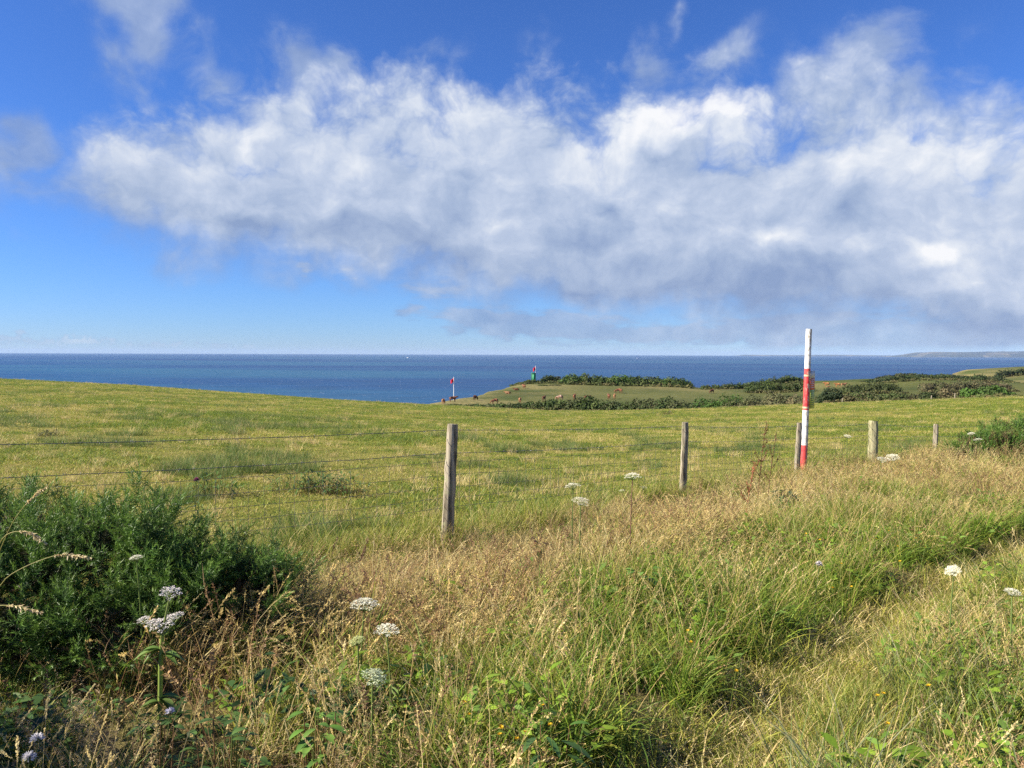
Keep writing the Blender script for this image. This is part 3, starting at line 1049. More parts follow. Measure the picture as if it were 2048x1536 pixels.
    drk = total([(490, 455, 130, 42, -8, .45), (660, 450, 110, 60, 0, .32), (820, 500, 190, 75, -8, .38), (940, 340, 90, 90, 0, .30), (900, 420, 120, 80, 0, .28),
                 (1330, 310, 110, 50, 0, .42), (1210, 415, 90, 45, -50, .42), (1170, 480, 180, 60, 0, .25), (1150, 565, 320, 62, -3, .42), (1440, 565, 260, 80, 0, .38),
                 (1720, 440, 120, 70, 20, .50), (1560, 600, 240, 60, 0, .24), (1650, 560, 140, 60, 0, .3), (1640, 240, 150, 100, 0, .28), (2000, 640, 220, 60, 0, .24),
                 (1860, 625, 170, 50, 0, .28), (1500, 360, 130, 90, 0, .16), (1030, 640, 320, 60, 0, .25), (1280, 150, 130, 90, 0, .12)], p)
    hgtf = nt.m('MAXIMUM', nt.m('DIVIDE', nt.m('SUBTRACT', pe, bot), .22), .10)
    L = nt.m('ADD', .31, nt.m('MULTIPLY', hgtf, .27))
    L = nt.m('ADD', L, lit)
    L = nt.m('SUBTRACT', L, drk)
    L = nt.m('MULTIPLY_ADD', rel, .34, L)
    L = nt.m('MULTIPLY_ADD', nt.m('SUBTRACT', bi1, bi0), .26, L)
    L = nt.m('MULTIPLY_ADD', nt.m('SUBTRACT', .80, bi0), .10, L)
    L = nt.m('MULTIPLY_ADD', rel2, .16, L)
    L = nt.m('MULTIPLY_ADD', n1c, .16, L)
    # thin cloud lets the blue through and is never as bright as a thick sunlit flank
    L = nt.m('SUBTRACT', L, nt.m('MULTIPLY', nt.m('SUBTRACT', 1.0, a_main), .32))
    L = nt.m('MULTIPLY_ADD', a_h, 1.1, L)
    L = nt.m('MULTIPLY_ADD', nt.m('MULTIPLY', a_low, nt.m('SUBTRACT', 1.0, a_main)), .34, L)
    # the light scattered by the cloud, from shaded base to sunlit top
    ccol = nt.ramp(L, [(0.0, (.275, .375, .600)), (.3, (.405, .505, .705)), (.55, (.56, .645, .815)), (.8, (.78, .83, .92)), (1.0, (.96, .97, 1.0))])
    inv = nt.m('MULTIPLY', nt.m('SUBTRACT', 1.0, a_main), nt.m('MULTIPLY', nt.m('SUBTRACT', 1.0, a_w), nt.m('MULTIPLY', nt.m('SUBTRACT', 1.0, a_low), nt.m('SUBTRACT', 1.0, a_h))))
    alpha = nt.m('SUBTRACT', 1.0, inv, clamp=True)
    alpha = nt.m('MULTIPLY', alpha, nt.mapr(el, .001, .012))
    bg2 = nt.new('ShaderNodeBackground'); bg2.inputs['Strength'].default_value = .43
    nt.l.new(ccol, bg2.inputs['Color'])
    mx = nt.new('ShaderNodeMixShader')
    nt.l.new(alpha, mx.inputs[0]); nt.l.new(bg1.outputs[0], mx.inputs[1]); nt.l.new(bg2.outputs[0], mx.inputs[2])
    nt.l.new(mx.outputs[0], out.inputs['Surface'])
    w.cycles.sampling_method = 'MANUAL'
    w.cycles.sample_map_resolution = 512


world()
sun = bpy.data.lights.new('sun', 'SUN')
sun.energy = 5.0
sun.angle = R(.53)
sun.color = (1.0, .91, .76)
suno = bpy.data.objects.new('sun', sun)
COL.objects.link(suno)
sd = Vector((math.sin(R(SUN_AZ)) * math.cos(R(SUN_EL)), math.cos(R(SUN_AZ)) * math.cos(R(SUN_EL)), math.sin(R(SUN_EL))))
suno.rotation_euler = sd.to_track_quat('Z', 'Y').to_euler()
suno.location = sd * 50

# ================================================================== things
WOOD_GREY = [(.40, .35, .27)]


def wood_mat(name, c1, c2, c3):
    m, nt, b = new_mat(name)
    tc = nt.new('ShaderNodeTexCoord')
    v = nt.vm('MULTIPLY', tc.outputs['Object'], (34, 34, 1.6))
    n = nt.noise(v, 1.0, 7, .65)
    l = nt.noise(tc.outputs['Object'], 9, 5, .6)
    c = nt.ramp(n, [(.38, c3), (.47, c1), (.60, c2)])
    c = nt.mix(nt.mapr(l, .56, .68, 0, .65), c, (.30, .31, .17))
    nt.put(b.inputs['Base Color'], c)
    b.inputs['Roughness'].default_value = .85
    b.inputs['Specular IOR Level'].default_value = .15
    bump(nt, b, n, .8, .012)
    return m


MAT_POST = wood_mat('weathered_wood', (.24, .205, .145), (.40, .35, .265), (.055, .045, .032))
MAT_POST2 = wood_mat('mossy_wood', (.31, .29, .16), (.44, .40, .24), (.11, .10, .05))
MAT_WIRE = plain_mat('galvanised_wire', (.16, .165, .16), .5, .5, 30, .4, metal=.6)


def post(bag, x, y, zt, r, lean=(0, 0), seed=0):
    z0 = h1(x, y) - .25
    n = 14
    t = np.linspace(0, 1, n)
    rg = np.random.default_rng(seed)
    wob = (rg.random((n, 2)) - .5) * r * .16
    pts = np.stack([x + lean[0] * (t - 1) + wob[:, 0], y + lean[1] * (t - 1) + wob[:, 1], z0 + (zt - z0) * t], 1)
    rad = r * (1.08 - .12 * t + (rg.random(n) - .5) * .07)
    rad[-1] *= .90
    s = 18
    k0 = bag.n
    bag.tube(pts, rad, s)
    V = bag.V[0]
    ang = np.tile(np.arange(s) / s * 2 * np.pi, n)
    c = np.repeat(pts, s, 0)
    f = 1 + .07 * np.sin(ang * 3 + seed) + .05 * np.sin(ang * 7 + seed * 2)
    bag.V[0] = c + (V[:n * s] - c) * f[:, None] if len(V) == n * s else V


fence = empty('wire_fence', (FENCE[2][0], FENCE[2][1], h1(*FENCE[2])))
tag(fence, 'sagging barbed wire and netting fence on weathered grey wooden posts along the pasture edge', 'fence')
FO = np.array(fence.location)
ZT = [1.2, 1.09, .94, .63, .405, .275, .03]
for x, y in FENCE[7:]: ZT.append(h1(x, y) + .52)
RAD = [.055, .055, .057, .051, .050, .094, .052, .05, .05, .05]
LEANS = [(0, 0), (.03, 0), (.075, .0), (.03, 0), (.045, 0), (.0, 0), (.02, 0), (0, 0), (0, 0), (0, 0)]
for i, (x, y) in enumerate(FENCE):
    b = Bag(); post(b, x, y, ZT[i], RAD[i], LEANS[i], i + 2)
    me = b.mesh('fence_post')
    o = link('fence_post', me, MAT_POST2 if i == 5 else MAT_POST, fence, smooth=True)
    me.transform(Matrix.Translation(-Vector(FO)))
    if i == 5: o['label'] = 'thick squat strainer post with horizontal wire grooves'


def wire_line(off, sag=.02, wig=.004, n=16):
    P = []
    for i in range(len(FENCE) - 1):
        a = np.array([FENCE[i][0], FENCE[i][1], ZT[i] - off]); c = np.array([FENCE[i + 1][0], FENCE[i + 1][1], ZT[i + 1] - off])
        # wires are stapled to the field side of the posts
        for j in range(n):
            t = j / n
            p = a + (c - a) * t
            p[2] -= sag * 4 * t * (1 - t) + (rng.random() - .5) * wig
            p[:2] += np.array([-.70, .72]) * (RAD[i] + .004)
            P.append(p)
    P.append(np.array([FENCE[-1][0], FENCE[-1][1], ZT[-1] - off]))
    return np.array(P)


for off in (.065, .30):
    b = Bag()
    P = wire_line(off) - FO
    b.tube(P, .0029, 5)
    L = np.concatenate([[0], np.cumsum(np.linalg.norm(np.diff(P, axis=0), axis=1))])
    for s in np.arange(.1, L[-1], .115):
        p = np.array([np.interp(s, L, P[:, k]) for k in range(3)])
        q = np.array([np.interp(s + .02, L, P[:, k]) for k in range(3)]); d = (q - p) / np.linalg.norm(q - p)
        for g in range(4):
            v = rng.normal(size=3); v -= d * v.dot(d); v /= np.linalg.norm(v)
            b.tube(np.array([p + d * (g % 2) * .012, p + d * (g % 2) * .012 + v * .017]), [.0022, .001], 4)
    o = link('barbed_wire', b.mesh('barbed_wire'), MAT_WIRE, fence)
b = Bag()
ROWS = (.385, .52, .64, .75, .85)
lines = [wire_line(o_, .025, .012) - FO for o_ in ROWS]
for P in lines: b.tube(P, .0018, 4)
n = len(lines[0])
for i in range(n - 1):
    b.tube(np.array([l[i] for l in lines]), .0014, 4)
    b.tube(np.array([(l[i] + l[i + 1]) / 2 for l in lines]), .0014, 4)
link('stock_netting', b.mesh('stock_netting'), MAT_WIRE, fence)

# ---------------------------------------------------------------- striped marker pole with its warning sign
PX0, PY0 = 5.50, 14.42
pz = h1(PX0, PY0)
top = at_depth(1618, 658, PY0)
mp = empty('marker_pole', (PX0, PY0, pz))
tag(mp, 'tall red and white banded marker pole with a notice board beside the fence', 'pole')
H = top.z - pz; dx = top.x - PX0


def zpix(py): return at_depth(1612, py, PY0).z - pz


bands = [(-.35, 0), (zpix(890), 1), (zpix(820), 0), (zpix(737), 1), (H, None)]


def paint(name, col, worn):
    m, nt, b = new_mat(name)
    tc = nt.new('ShaderNodeTexCoord')
    n = nt.noise(nt.vm('MULTIPLY', tc.outputs['Object'], (1, 1, .45)), 26, 6, .65)
    big = nt.noise(tc.outputs['Object'], 3.2, 3, .5)
    sx = nt.new('ShaderNodeSeparateXYZ'); nt.l.new(tc.outputs['Object'], sx.inputs[0])
    w = nt.m('ADD', n, nt.m('ADD', nt.m('MULTIPLY', nt.m('SUBTRACT', big, .5), .35), nt.m('MULTIPLY', sx.outputs[0], 2.4)))
    c = nt.mix(nt.mapr(w, .60, .63), tuple(col), worn)
    c = nt.mix(nt.mapr(n, .35, .7, 0, .30), c, (.36, .32, .24))
    nt.put(b.inputs['Base Color'], c)
    b.inputs['Roughness'].default_value = .5
    b.inputs['Specular IOR Level'].default_value = .3
    bump(nt, b, n, .3, .004)
    return m


b = Bag(); mats = []
for (z0, red), (z1, _) in zip(bands[:-1], bands[1:]):
    zs = np.linspace(z0, z1, 7)
    f = zs / H
    k = len(b.F[4])
    b.tube(np.stack([dx * f, 0 * zs, zs], 1),   .060 - .007 * f, 20, cap=(z1 == H))
    mats.append((sum(len(q) for q in b.F[4][:k]), sum(len(q) for q in b.F[4]), red))
me = b.mesh('pole_shaft')
o = link('pole_shaft', me, paint('white_paint', (.82, .81, .77), (.42, .38, .31)), mp)
me.materials.append(paint('red_paint', (.62, .035, .045), (.55, .36, .28)))
mi = np.zeros(len(me.polygons), np.int32)
n3 = len(np.concatenate(b.F[3])) if b.F[3] else 0
for a, c, red in mats:
    if not red: mi[n3 + a:n3 + c] = 1
me.polygons.foreach_set('material_index', mi)
me.polygons.foreach_set('use_smooth', [True] * len(me.polygons))
# peeled rings where straps were fixed
ring_m = plain_mat('old_tape', (.62, .50, .30), .7, .2, 40, .4)
for py in (751, 815):
    b = Bag(); z = zpix(py); f = z / H
    b.tube(np.array([[dx * f, 0, z - .016], [dx * (f + .01), 0, z + .016]]), .0615 - .007 * f, 20)
    link('strap', b.mesh('strap'), ring_m, mp, smooth=True)
zt_, zb_ = zpix(742), zpix(817)
vd = np.array([.381, 1.0]); vd /= np.linalg.norm(vd)
a = R(16); dv = np.array([vd[0] * math.cos(a) + vd[1] * math.sin(a), vd[1] * math.cos(a) - vd[0] * math.sin(a)])
nv = np.array([dv[1], -dv[0]])
rt = np.array([vd[1], -vd[0]])
W = .30
base = rt * .052 - vd * .01 + np.array([dx * .6, 0])


def plate(name, s0, s1, z0, z1, off, th, mat, parent):
    b = Bag()
    V = []
    for z in (z0, z1):
        for s, k in ((s0, 0), (s1, 0), (s1, 1), (s0, 1)):
            q = base + dv * s + nv * (off + th * k)
            V.append((q[0], q[1], z))
    Fc = [(0, 3, 2, 1), (4, 5, 6, 7), (0, 1, 5, 4), (1, 2, 6, 5), (2, 3, 7, 6), (3, 0, 4, 7)]
    b.add(V, Fc)
    return link(name, b.mesh(name), mat, parent)


hs_ = zt_ - zb_
board = plate('sign_board', 0, W, zb_, zt_, -.004, .008, plain_mat('sign_back', (.30, .31, .28), .5, .4, 12, .2), mp)
pan_w = plate('sign_panel', .008, W - .004, zt_ - hs_ * .19, zt_ - .006, .0065, .0015, plain_mat('sign_grey', (.55, .57, .54), .5, .3), board)
pan_r = plate('sign_panel', .008, W - .004, zt_ - hs_ * .50, zt_ - hs_ * .20, .0065, .0015, plain_mat('sign_red', (.60, .06, .04), .5, .3), board)
pan_g = plate('sign_panel', .008, W - .004, zb_ + .006, zt_ - hs_ * .51, .0065, .0015, plain_mat('sign_green', (.46, .56, .10), .5, .3), board)
pan_w['label'] = 'plain grey top panel'; pan_r['label'] = 'dark red panel with pale lines'; pan_g['label'] = 'yellow green panel with dark lines'
edge_m = plain_mat('sign_edge_orange', (.75, .36, .05), .5, .3)
plate('sign_edge', -.014, -.001, zb_, zt_ - hs_ * .16, -.012, .02, edge_m, board)
ink_l = plain_mat('sign_ink_pale', (.75, .62, .55), .5, .3); ink_d = plain_mat('sign_ink_dark', (.10, .14, .04), .5, .3)
for i in range(5):
    z = zt_ - hs_ * (.24 + .052 * i)
    plate('writing_line', .03, W - .03 - .05 * (i % 2), z - .007, z + .007, .0085, .0008, ink_l, board)
for i in range(7):
    z = zt_ - hs_ * (.56 + .058 * i)
    plate('writing_line', .03, W - .03 - .06 * (i % 3 == 1), z - .006, z + .006, .0085, .0008, ink_d, board)

# ---------------------------------------------------------------- gorse
GORSE = [(.058, .130, .020), (.076, .160, .026), (.044, .100, .022), (.072, .142, .018)]
GTIP = [(.19, .32, .05), (.16, .28, .055), (.22, .34, .06)]


def spines(b, O, P, A, L, per, spw, spl, col, tipc, tip_pow=2.5):
    """spiny shoots: P tip-side base points, A axes, L lengths"""
    n = len(P)
    tt = np.tile(np.linspace(.02, 1, per)[None], (n, 1)) ** .85
    ref = np.where(np.abs(A[:, 2:3]) < .9, np.array([[0, 0, 1.0]]), np.array([[1.0, 0, 0]]))
    U = np.cross(A, ref); U /= np.linalg.norm(U, axis=1)[:, None]
    W_ = np.cross(A, U)
    ph = np.arange(per)[None] * 2.39996 + rng.random((n, 1)) * 6.28
    rad = np.cos(ph)[..., None] * U[:, None] + np.sin(ph)[..., None] * W_[:, None]
    sd_ = rad * (1.0 - .45 * tt[..., None]) + A[:, None] * (.30 + .75 * tt[..., None])
    sd_ += rng.normal(size=sd_.shape) * .18
    sd_ /= np.linalg.norm(sd_, axis=2)[..., None]
    rp = P[:, None] + A[:, None] * (L[:, None] * tt)[..., None]
    ln = spl * (1.2 - .5 * tt) * (.65 + .7 * rng.random((n, per)))
    tang = np.cross(sd_, rad); tang += rng.normal(size=tang.shape) * .4
    tang /= np.linalg.norm(tang, axis=2)[..., None] + 1e-9
    V = np.stack([rp - tang * spw * .5, rp + tang * spw * .5, rp + sd_ * ln[..., None]], 2).reshape(-1, 3)
    C = col[:, None] * (1 - tt[..., None] ** tip_pow) + tipc[:, None] * tt[..., None] ** tip_pow
    b.add(V - O, np.arange(len(V)).reshape(-1, 3), np.repeat(C.reshape(-1, 3), 3, 0))


def gorse(name, lobes, nbr, label, Lb=.30, Ls=.125, kids=13, spw=.0056, spl=.033, per=24, inner=1500, brown=.0):
    """branches end on an uneven shell; each carries a fan of short spiny shoots, so tips stand out as stars with dark gaps between"""
    root = empty(name, (lobes[0][0], lobes[0][1], h1(lobes[0][0], lobes[0][1])))
    O = np.array(root.location)
    tag(root, label, 'gorse bush')
    b = Bag()
    lob = np.array(lobes)
    vol = (lob[:, 3] * lob[:, 4] * lob[:, 5]) ** (2 / 3)
    w = vol / vol.sum()

    def shell(n, r0, r1, pw):
        which = rng.choice(len(lob), n, p=w)
        d = rng.normal(size=(n, 3)); d /= np.linalg.norm(d, axis=1)[:, None]
        d[:, 2] = np.where(d[:, 2] < -.45, -d[:, 2], d[:, 2])
        rr = r1 - (r1 - r0) * rng.random(n) ** pw
        f = 1 + .46 * (fbm(d[:, 0] * 4.2 + which * 3, d[:, 1] * 4.2 + d[:, 2] * 4.2, 71, 2) - .5) * 2
        P = lob[which, :3] + d * lob[which, 3:] * (rr * f)[:, None]
        nd = d / lob[which, 3:]; nd /= np.linalg.norm(nd, axis=1)[:, None]
        k = P[:, 2] > hgt(P[:, 0], P[:, 1]) - .02
        # drop what is buried deep inside another lobe
        q = np.min(np.linalg.norm((P[:, None] - lob[None, :, :3]) / lob[None, :, 3:], axis=2), axis=1)
        k &= q > r0 * .62
        return P[k], nd[k]
    P, nd = shell(nbr, .74, 1.08, 1.4)
    n = len(P)
    A = nd * .85 + np.array([0, 0, .5]) + rng.normal(size=(n, 3)) * .22; A /= np.linalg.norm(A, axis=1)[:, None]
    col = pal(GORSE, n, .3)
    if brown:
        m_ = rng.random(n) < brown
        col[m_] = pal([(.16, .11, .05), (.20, .14, .07)], m_.sum())
    spines(b, O, P - A * Ls * 1.0, A, np.full(n, Ls * 1.5), per + 8, spw, spl, col, np.array(GTIP)[rng.integers(0, 3, n)])
    for k in range(kids):
        t = (.15 + .85 * (k / kids)) * np.ones(n)
        v = rng.normal(size=(n, 3)); v -= A * np.sum(v * A, 1)[:, None]; v /= np.linalg.norm(v, axis=1)[:, None]
        Ak = A * .75 + v * .75 + np.array([0, 0, .15]); Ak /= np.linalg.norm(Ak, axis=1)[:, None]
        Pk = P - A * (Lb * (1 - t))[:, None] * .9
        Lk = Ls * (.7 + .6 * rng.random(n)) * (1.15 - .4 * t)
        spines(b, O, Pk, Ak, Lk, per, spw, spl, col * (.85 + .3 * rng.random((n, 1))), np.array(GTIP)[rng.integers(0, 3, n)] * .85)
    link('foliage', b.mesh('foliage'), MAT_LEAF, root)
    # the dead brown spines inside
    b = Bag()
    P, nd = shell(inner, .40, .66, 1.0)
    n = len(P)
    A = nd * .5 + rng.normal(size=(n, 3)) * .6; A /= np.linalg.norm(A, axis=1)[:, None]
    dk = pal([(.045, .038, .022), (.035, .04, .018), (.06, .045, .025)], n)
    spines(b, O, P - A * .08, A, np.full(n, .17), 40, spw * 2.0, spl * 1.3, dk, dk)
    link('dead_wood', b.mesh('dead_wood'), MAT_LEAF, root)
    return root


gorse('gorse_bush', [(-2.5, 4.55, .33, .72, .6, .44), (-3.3, 4.6, .33, .85, .7, .46), (-2.0, 4.5, .20, .5, .48, .40), (-4.3, 4.3, .4, .95, .75, .56),
                     (-2.85, 3.98, .12, .75, .42, .50), (-1.60, 4.62, .1, .44, .40, .45), (-3.75, 3.7, .08, .75, .5, .50), (-2.2, 4.1, .05, .45, .4, .42), (-3.0, 2.6, .36, .85, .62, .70), (-2.75, 1.85, .42, .75, .8, .72)], 1500,  # end lobes are out of view, added to shade the lower corner
      'large dark green spiny gorse bush swallowing the wires in the lower corner')
g2 = at_depth(1992, 880, 16.5)
gorse('gorse_bush', [(g2.x, 16.5, g2.z - .15, .85, .7, .36), (g2.x + 1.0, 16.8, g2.z - .05, 1.0, .8, .42), (g2.x - .55, 16.3, g2.z - .28, .5, .45, .26), (g2.x + 2.2, 17.4, g2.z, 1.1, .8, .5)], 700,
      'gorse bush with brown patches and white umbels behind the last thin fence post', .36, .16, 8, .010, .045, 26, brown=.38, inner=900)


# ---------------------------------------------------------------- far hedges, scrub and bushes
def leafy(root, O, lobes, n, size, cols, jit=.2, core=True, extra=None):
    b = Bag()
    lob = np.array(lobes, float)
    area = (lob[:, 3] * lob[:, 4] + lob[:, 3] * lob[:, 5] + lob[:, 4] * lob[:, 5])
    w = rng.choice(len(lob), n, p=area / area.sum())
    d = rng.normal(size=(n, 3)); d /= np.linalg.norm(d, axis=1)[:, None]
    d[:, 2] = np.where(d[:, 2] < -.5, -d[:, 2], d[:, 2])
    f = 1 + .8 * (fbm(d[:, 0] * 2.2 + w * 3.1, d[:, 1] * 2.2 + d[:, 2] * 1.7, 91, 3) - .5)
    rr = (1.05 - .35 * rng.random(n) ** 2) * f
    P = lob[w, :3] + d * lob[w, 3:] * rr[:, None]
    nn = d + rng.normal(size=(n, 3)) * .65; nn /= np.linalg.norm(nn, axis=1)[:, None]
    u = np.cross(nn, rng.normal(size=(n, 3))); u /= np.linalg.norm(u, axis=1)[:, None]
    v = np.cross(nn, u)
    s = (size * (.5 + rng.random(n)))[:, None]
    V = np.stack([P - u * s * .5, P - v * s * .3, P + u * s * .5, P + v * s * .32], 1).reshape(-1, 3)
    pl = pal(cols, len(lob), .22)
    if extra and len(lob) > extra[0]: pl[extra[0]:] = pal(extra[1], len(lob) - extra[0], .2)
    lc = pl[w]
    cl = lc * .75 + pal(cols, n, jit) * .25
    cl = cl * (.8 + .4 * fbm(P[:, 0] * .9, P[:, 2] * .9 + P[:, 1] * .5, 93, 2))[:, None]
    b.add(V - O, np.arange(4 * n).reshape(-1, 4), np.repeat(cl, 4, 0))
    if core:
        th = np.linspace(0, 2 * np.pi, 10, endpoint=False); ph = np.linspace(-.9, 1.45, 6)
        for k, q in enumerate(lob[:extra[0]] if extra else lob):
            VV = np.array([[math.cos(p) * math.cos(t), math.cos(p) * math.sin(t), math.sin(p)] for p in ph for t in th]) * q[3:] * .62 + q[:3]
            j = np.arange(10); Fc = np.concatenate([np.stack([i * 10 + j, i * 10 + (j + 1) % 10, (i + 1) * 10 + (j + 1) % 10, (i + 1) * 10 + j], 1) for i in range(5)])
            b.add(VV - O, Fc, np.array(cols[0]) * .8)
            cap = np.vstack([VV[-10:], VV[-10:].mean(0)])
            b.add(cap - O, np.stack([j, (j + 1) % 10, np.full(10, 10)], 1), np.array(cols[0]) * .8)
    return link('foliage', b.mesh('foliage'), MAT_FAR, root)


def twigs(root, O, lobes, n, cols=((.10, .08, .055),)):
    b = Bag()
    for i in range(n):
        q = lobes[rng.integers(0, len(lobes))]
        g = np.array([q[0] + (rng.random() - .5) * q[3], q[1] + (rng.random() - .5) * q[4], 0]); g[2] = h1(g[0], g[1]) - .1
        e = np.array(q[:3]) + (rng.random(3) - .5) * np.array(q[3:]) * 1.2
        e[2] = max(e[2], g[2] + .4)
        m_ = (g + e) / 2 + (rng.random(3) - .5) * .4
        b.tube(np.array([g, m_, e]) - O, [.07, .05, .03], 5, cols[0])
    return link('stems', b.mesh('stems'), MAT_FAR, root)


def scrub(name, cat, label, prof, depth, cols, step=None, n=2600, size=.5, thick=1.6, stems=0, group=None, extra_h=0.0):
    """prof: [(px, py)] top line as seen from the photograph's place; depth: [(px, metres)]"""
    p = np.array(prof, float); dp_ = np.array(depth, float)
    lobes = []; skirt = []
    px = p[0, 0]
    while px <= p[-1, 0]:
        D = float(np.interp(px, dp_[:, 0], dp_[:, 1])) + (rng.random() - .5) * thick * .8
        py = float(np.interp(px, p[:, 0], p[:, 1]))
        t = at_depth(px, py, D)
        z0 = h1(t.x, D)
        hh = max(t.z - z0, .35) * (.66 + .46 * rng.random()) + extra_h
        rx = max(.55 * hh, .7) * (.8 + .5 * rng.random())
        lobes.append((t.x, D, z0 + hh * .36, rx * (.7 + .6 * rng.random()), thick * (.7 + .5 * rng.random()), hh * .60))
        for q_ in range(2):
            D2 = D - thick * (.9 + .9 * rng.random()); x2 = t.x + (rng.random() - .5) * rx * 1.6; h2 = hh * (.12 + .30 * rng.random())
            skirt.append((x2, D2, h1(x2, D2) + h2 * .3, rx * (.3 + .5 * rng.random()), thick * .45, h2 * .7))
        px += (rx * .62) / D * F
    c = lobes[len(lobes) // 2]
    root = empty(name, (c[0], c[1], h1(c[0], c[1])))
    tag(root, label, cat, group)
    O = np.array(root.location)
    nm = len(lobes)
    leafy(root, O, lobes + skirt, int(n * 1.9), size * .86, cols, extra=(nm, [(.12, .115, .045), (.16, .135, .06), (.09, .105, .035)]))
    if stems: twigs(root, O, lobes, stems)
    return root


HG = [(.055, .085, .024), (.070, .108, .028), (.046, .070, .024), (.092, .125, .034), (.085, .095, .04)]
HB = [(.11, .105, .05), (.080, .090, .038), (.15, .125, .065), (.068, .085, .032)]
HV = [(.070, .135, .026), (.09, .165, .034), (.055, .11, .024)]
HD = [(.038, .058, .024), (.052, .074, .026), (.042, .064, .03), (.065, .07, .034)]
FD = [(880, 196), (930, 188), (1230, 172), (1350, 160), (1450, 145), (1560, 120), (1650, 110), (2040, 104)]
scrub('hedge', 'hedge', 'low dark green hedge at the foot of the cow meadow, tapering out towards the sea',
      [(905, 811), (950, 809), (1000, 807), (1060, 804), (1100, 800), (1150, 797), (1185, 795), (1210, 801), (1225, 803)], FD, HG, n=4200, size=.55)
scrub('hedge', 'hedge', 'middle stretch of green hedge directly left of the bright round bush',
      [(1222, 803), (1245, 797), (1290, 798), (1330, 796), (1370, 797), (1400, 796)], FD, HG + HB[:2], n=3600, size=.5)
scrub('bush', 'bush', 'bright green rounded bush standing out in the hedge left of the striped pole',
      [(1412, 795), (1425, 788), (1440, 787), (1456, 791), (1464, 797)], [(1400, 146), (1470, 142)], HV, n=2600, size=.42, thick=2.0, stems=0)
scrub('hedge', 'hedge', 'brownish hawthorn hedge stretch behind the striped marker pole',
      [(1466, 797), (1490, 794), (1525, 789), (1550, 786), (1570, 790), (1600, 793), (1640, 794)], FD, HB, n=4800, size=.36, stems=0)
scrub('bush', 'bush', 'dark domed thorn bush just right of the striped marker pole',
      [(1650, 790), (1658, 779), (1668, 776), (1679, 782), (1684, 791)], [(1600, 108.5), (1700, 108.5)], HD, n=1800, size=.32, thick=1.2, stems=0)
scrub('hedge', 'hedge', 'straggling brown and green thorn hedge between the domed bush and the dark holly',
      [(1688, 793), (1720, 786), (1745, 786), (1770, 788), (1800, 787), (1830, 787), (1842, 789)], FD, HB + HG[:1], n=4200, size=.32, stems=0)
scrub('bush', 'bush', 'small dark rounded bush in the hedge below the far headland',
      [(1846, 788), (1856, 782), (1868, 786)], [(1800, 104.5), (1900, 104.5)], HD, n=1200, size=.3, thick=1.0, stems=0)
scrub('bush', 'bush', 'spreading hawthorn with rusty brown crown in the far hedge',
      [(1876, 786), (1890, 774), (1905, 772), (1918, 778), (1926, 786)], [(1800, 105), (1950, 105)], HB[:3] + [(.12, .085, .05)], n=1900, size=.3, thick=1.2, stems=0)
scrub('hedge', 'hedge', 'bright leafy end of the far hedge, rounding down to the grass',
      [(1930, 778), (1950, 773), (1975, 772), (2000, 775), (2015, 783), (2026, 793)], [(1900, 104), (2048, 102)], HV + HG[:1], n=3600, size=.34, stems=0)
scrub('scrub', 'scrub', 'thick green scrub crowning the headland behind the grazing cows',
      [(1120, 757), (1140, 750), (1152, 746), (1168, 748), (1185, 751), (1210, 751), (1250, 751), (1290, 752), (1330, 753), (1355, 754), (1372, 760), (1382, 767)],
      [(1100, 318), (1390, 312)], HG + HV[:1], n=5600, size=.75, thick=3.2, stems=0)
scrub('bush', 'bush', 'dark windswept bush on the headland next to the green hut', [(1084, 757), (1092, 751), (1104, 750), (1116, 754), (1122, 760)], [(1000, 322), (1200, 322)], HD, n=1300, size=.6, thick=2, stems=0)
scrub('scrub', 'scrub', 'olive gorse scrub on the cliff edge below the green hut', [(1022, 772), (1036, 765), (1050, 760), (1066, 759), (1084, 761), (1100, 763)], [(1000, 304), (1100, 322)], [(.07, .095, .03), (.085, .105, .035), (.05, .075, .025)], n=2400, size=.6, thick=2.4, stems=0)
scrub('bush', 'bush', 'small round bush on the bank under the headland scrub', [(1080, 775), (1086, 771), (1093, 775)], [(1000, 296), (1200, 296)], HG, n=500, size=.45, thick=1.0, stems=0)
scrub('bush', 'bush', 'low spreading bush right of the small round one on the bank', [(1100, 773), (1110, 768), (1120, 772)], [(1000, 300), (1200, 300)], HB, n=600, size=.45, thick=1.0, stems=0)
scrub('hedge', 'hedge', 'long low hedge climbing the skyline between the two scrubby hills', [(1405, 771), (1450, 768), (1480, 766), (1510, 762), (1545, 755), (1575, 752), (1595, 752), (1606, 757)],
      [(1400, 290), (1480, 296), (1600, 322)], HG, n=3400, size=.6, thick=2, stems=0)
scrub('hedge', 'hedge', 'lower hedge in front of the skyline hedge, ending behind the striped pole', [(1495, 770), (1530, 766), (1570, 763), (1600, 762), (1625, 767)], [(1490, 262), (1620, 258)], HG + HB[:1], n=2200, size=.55, thick=2, stems=0)
scrub('scrub', 'scrub', 'dark scrub covering the rounded mound right of the striped pole',
      [(1734, 763), (1750, 757), (1775, 751), (1800, 747), (1830, 746), (1860, 749), (1900, 749), (1925, 752), (1945, 752), (1958, 749), (1975, 753), (2000, 752), (2014, 760), (2022, 768)],
      [(1730, 292), (2020, 296)], HD + HG[:1], n=6000, size=.7, thick=4, stems=0)
scrub('scrub', 'scrub', 'olive bracken bank sloping below the dark mound', [(1690, 772), (1715, 768), (1750, 765), (1780, 767), (1800, 772)], [(1690, 240), (1800, 236)], [(.07, .085, .03), (.055, .075, .026)], n=2600, size=.55, thick=3, stems=0)
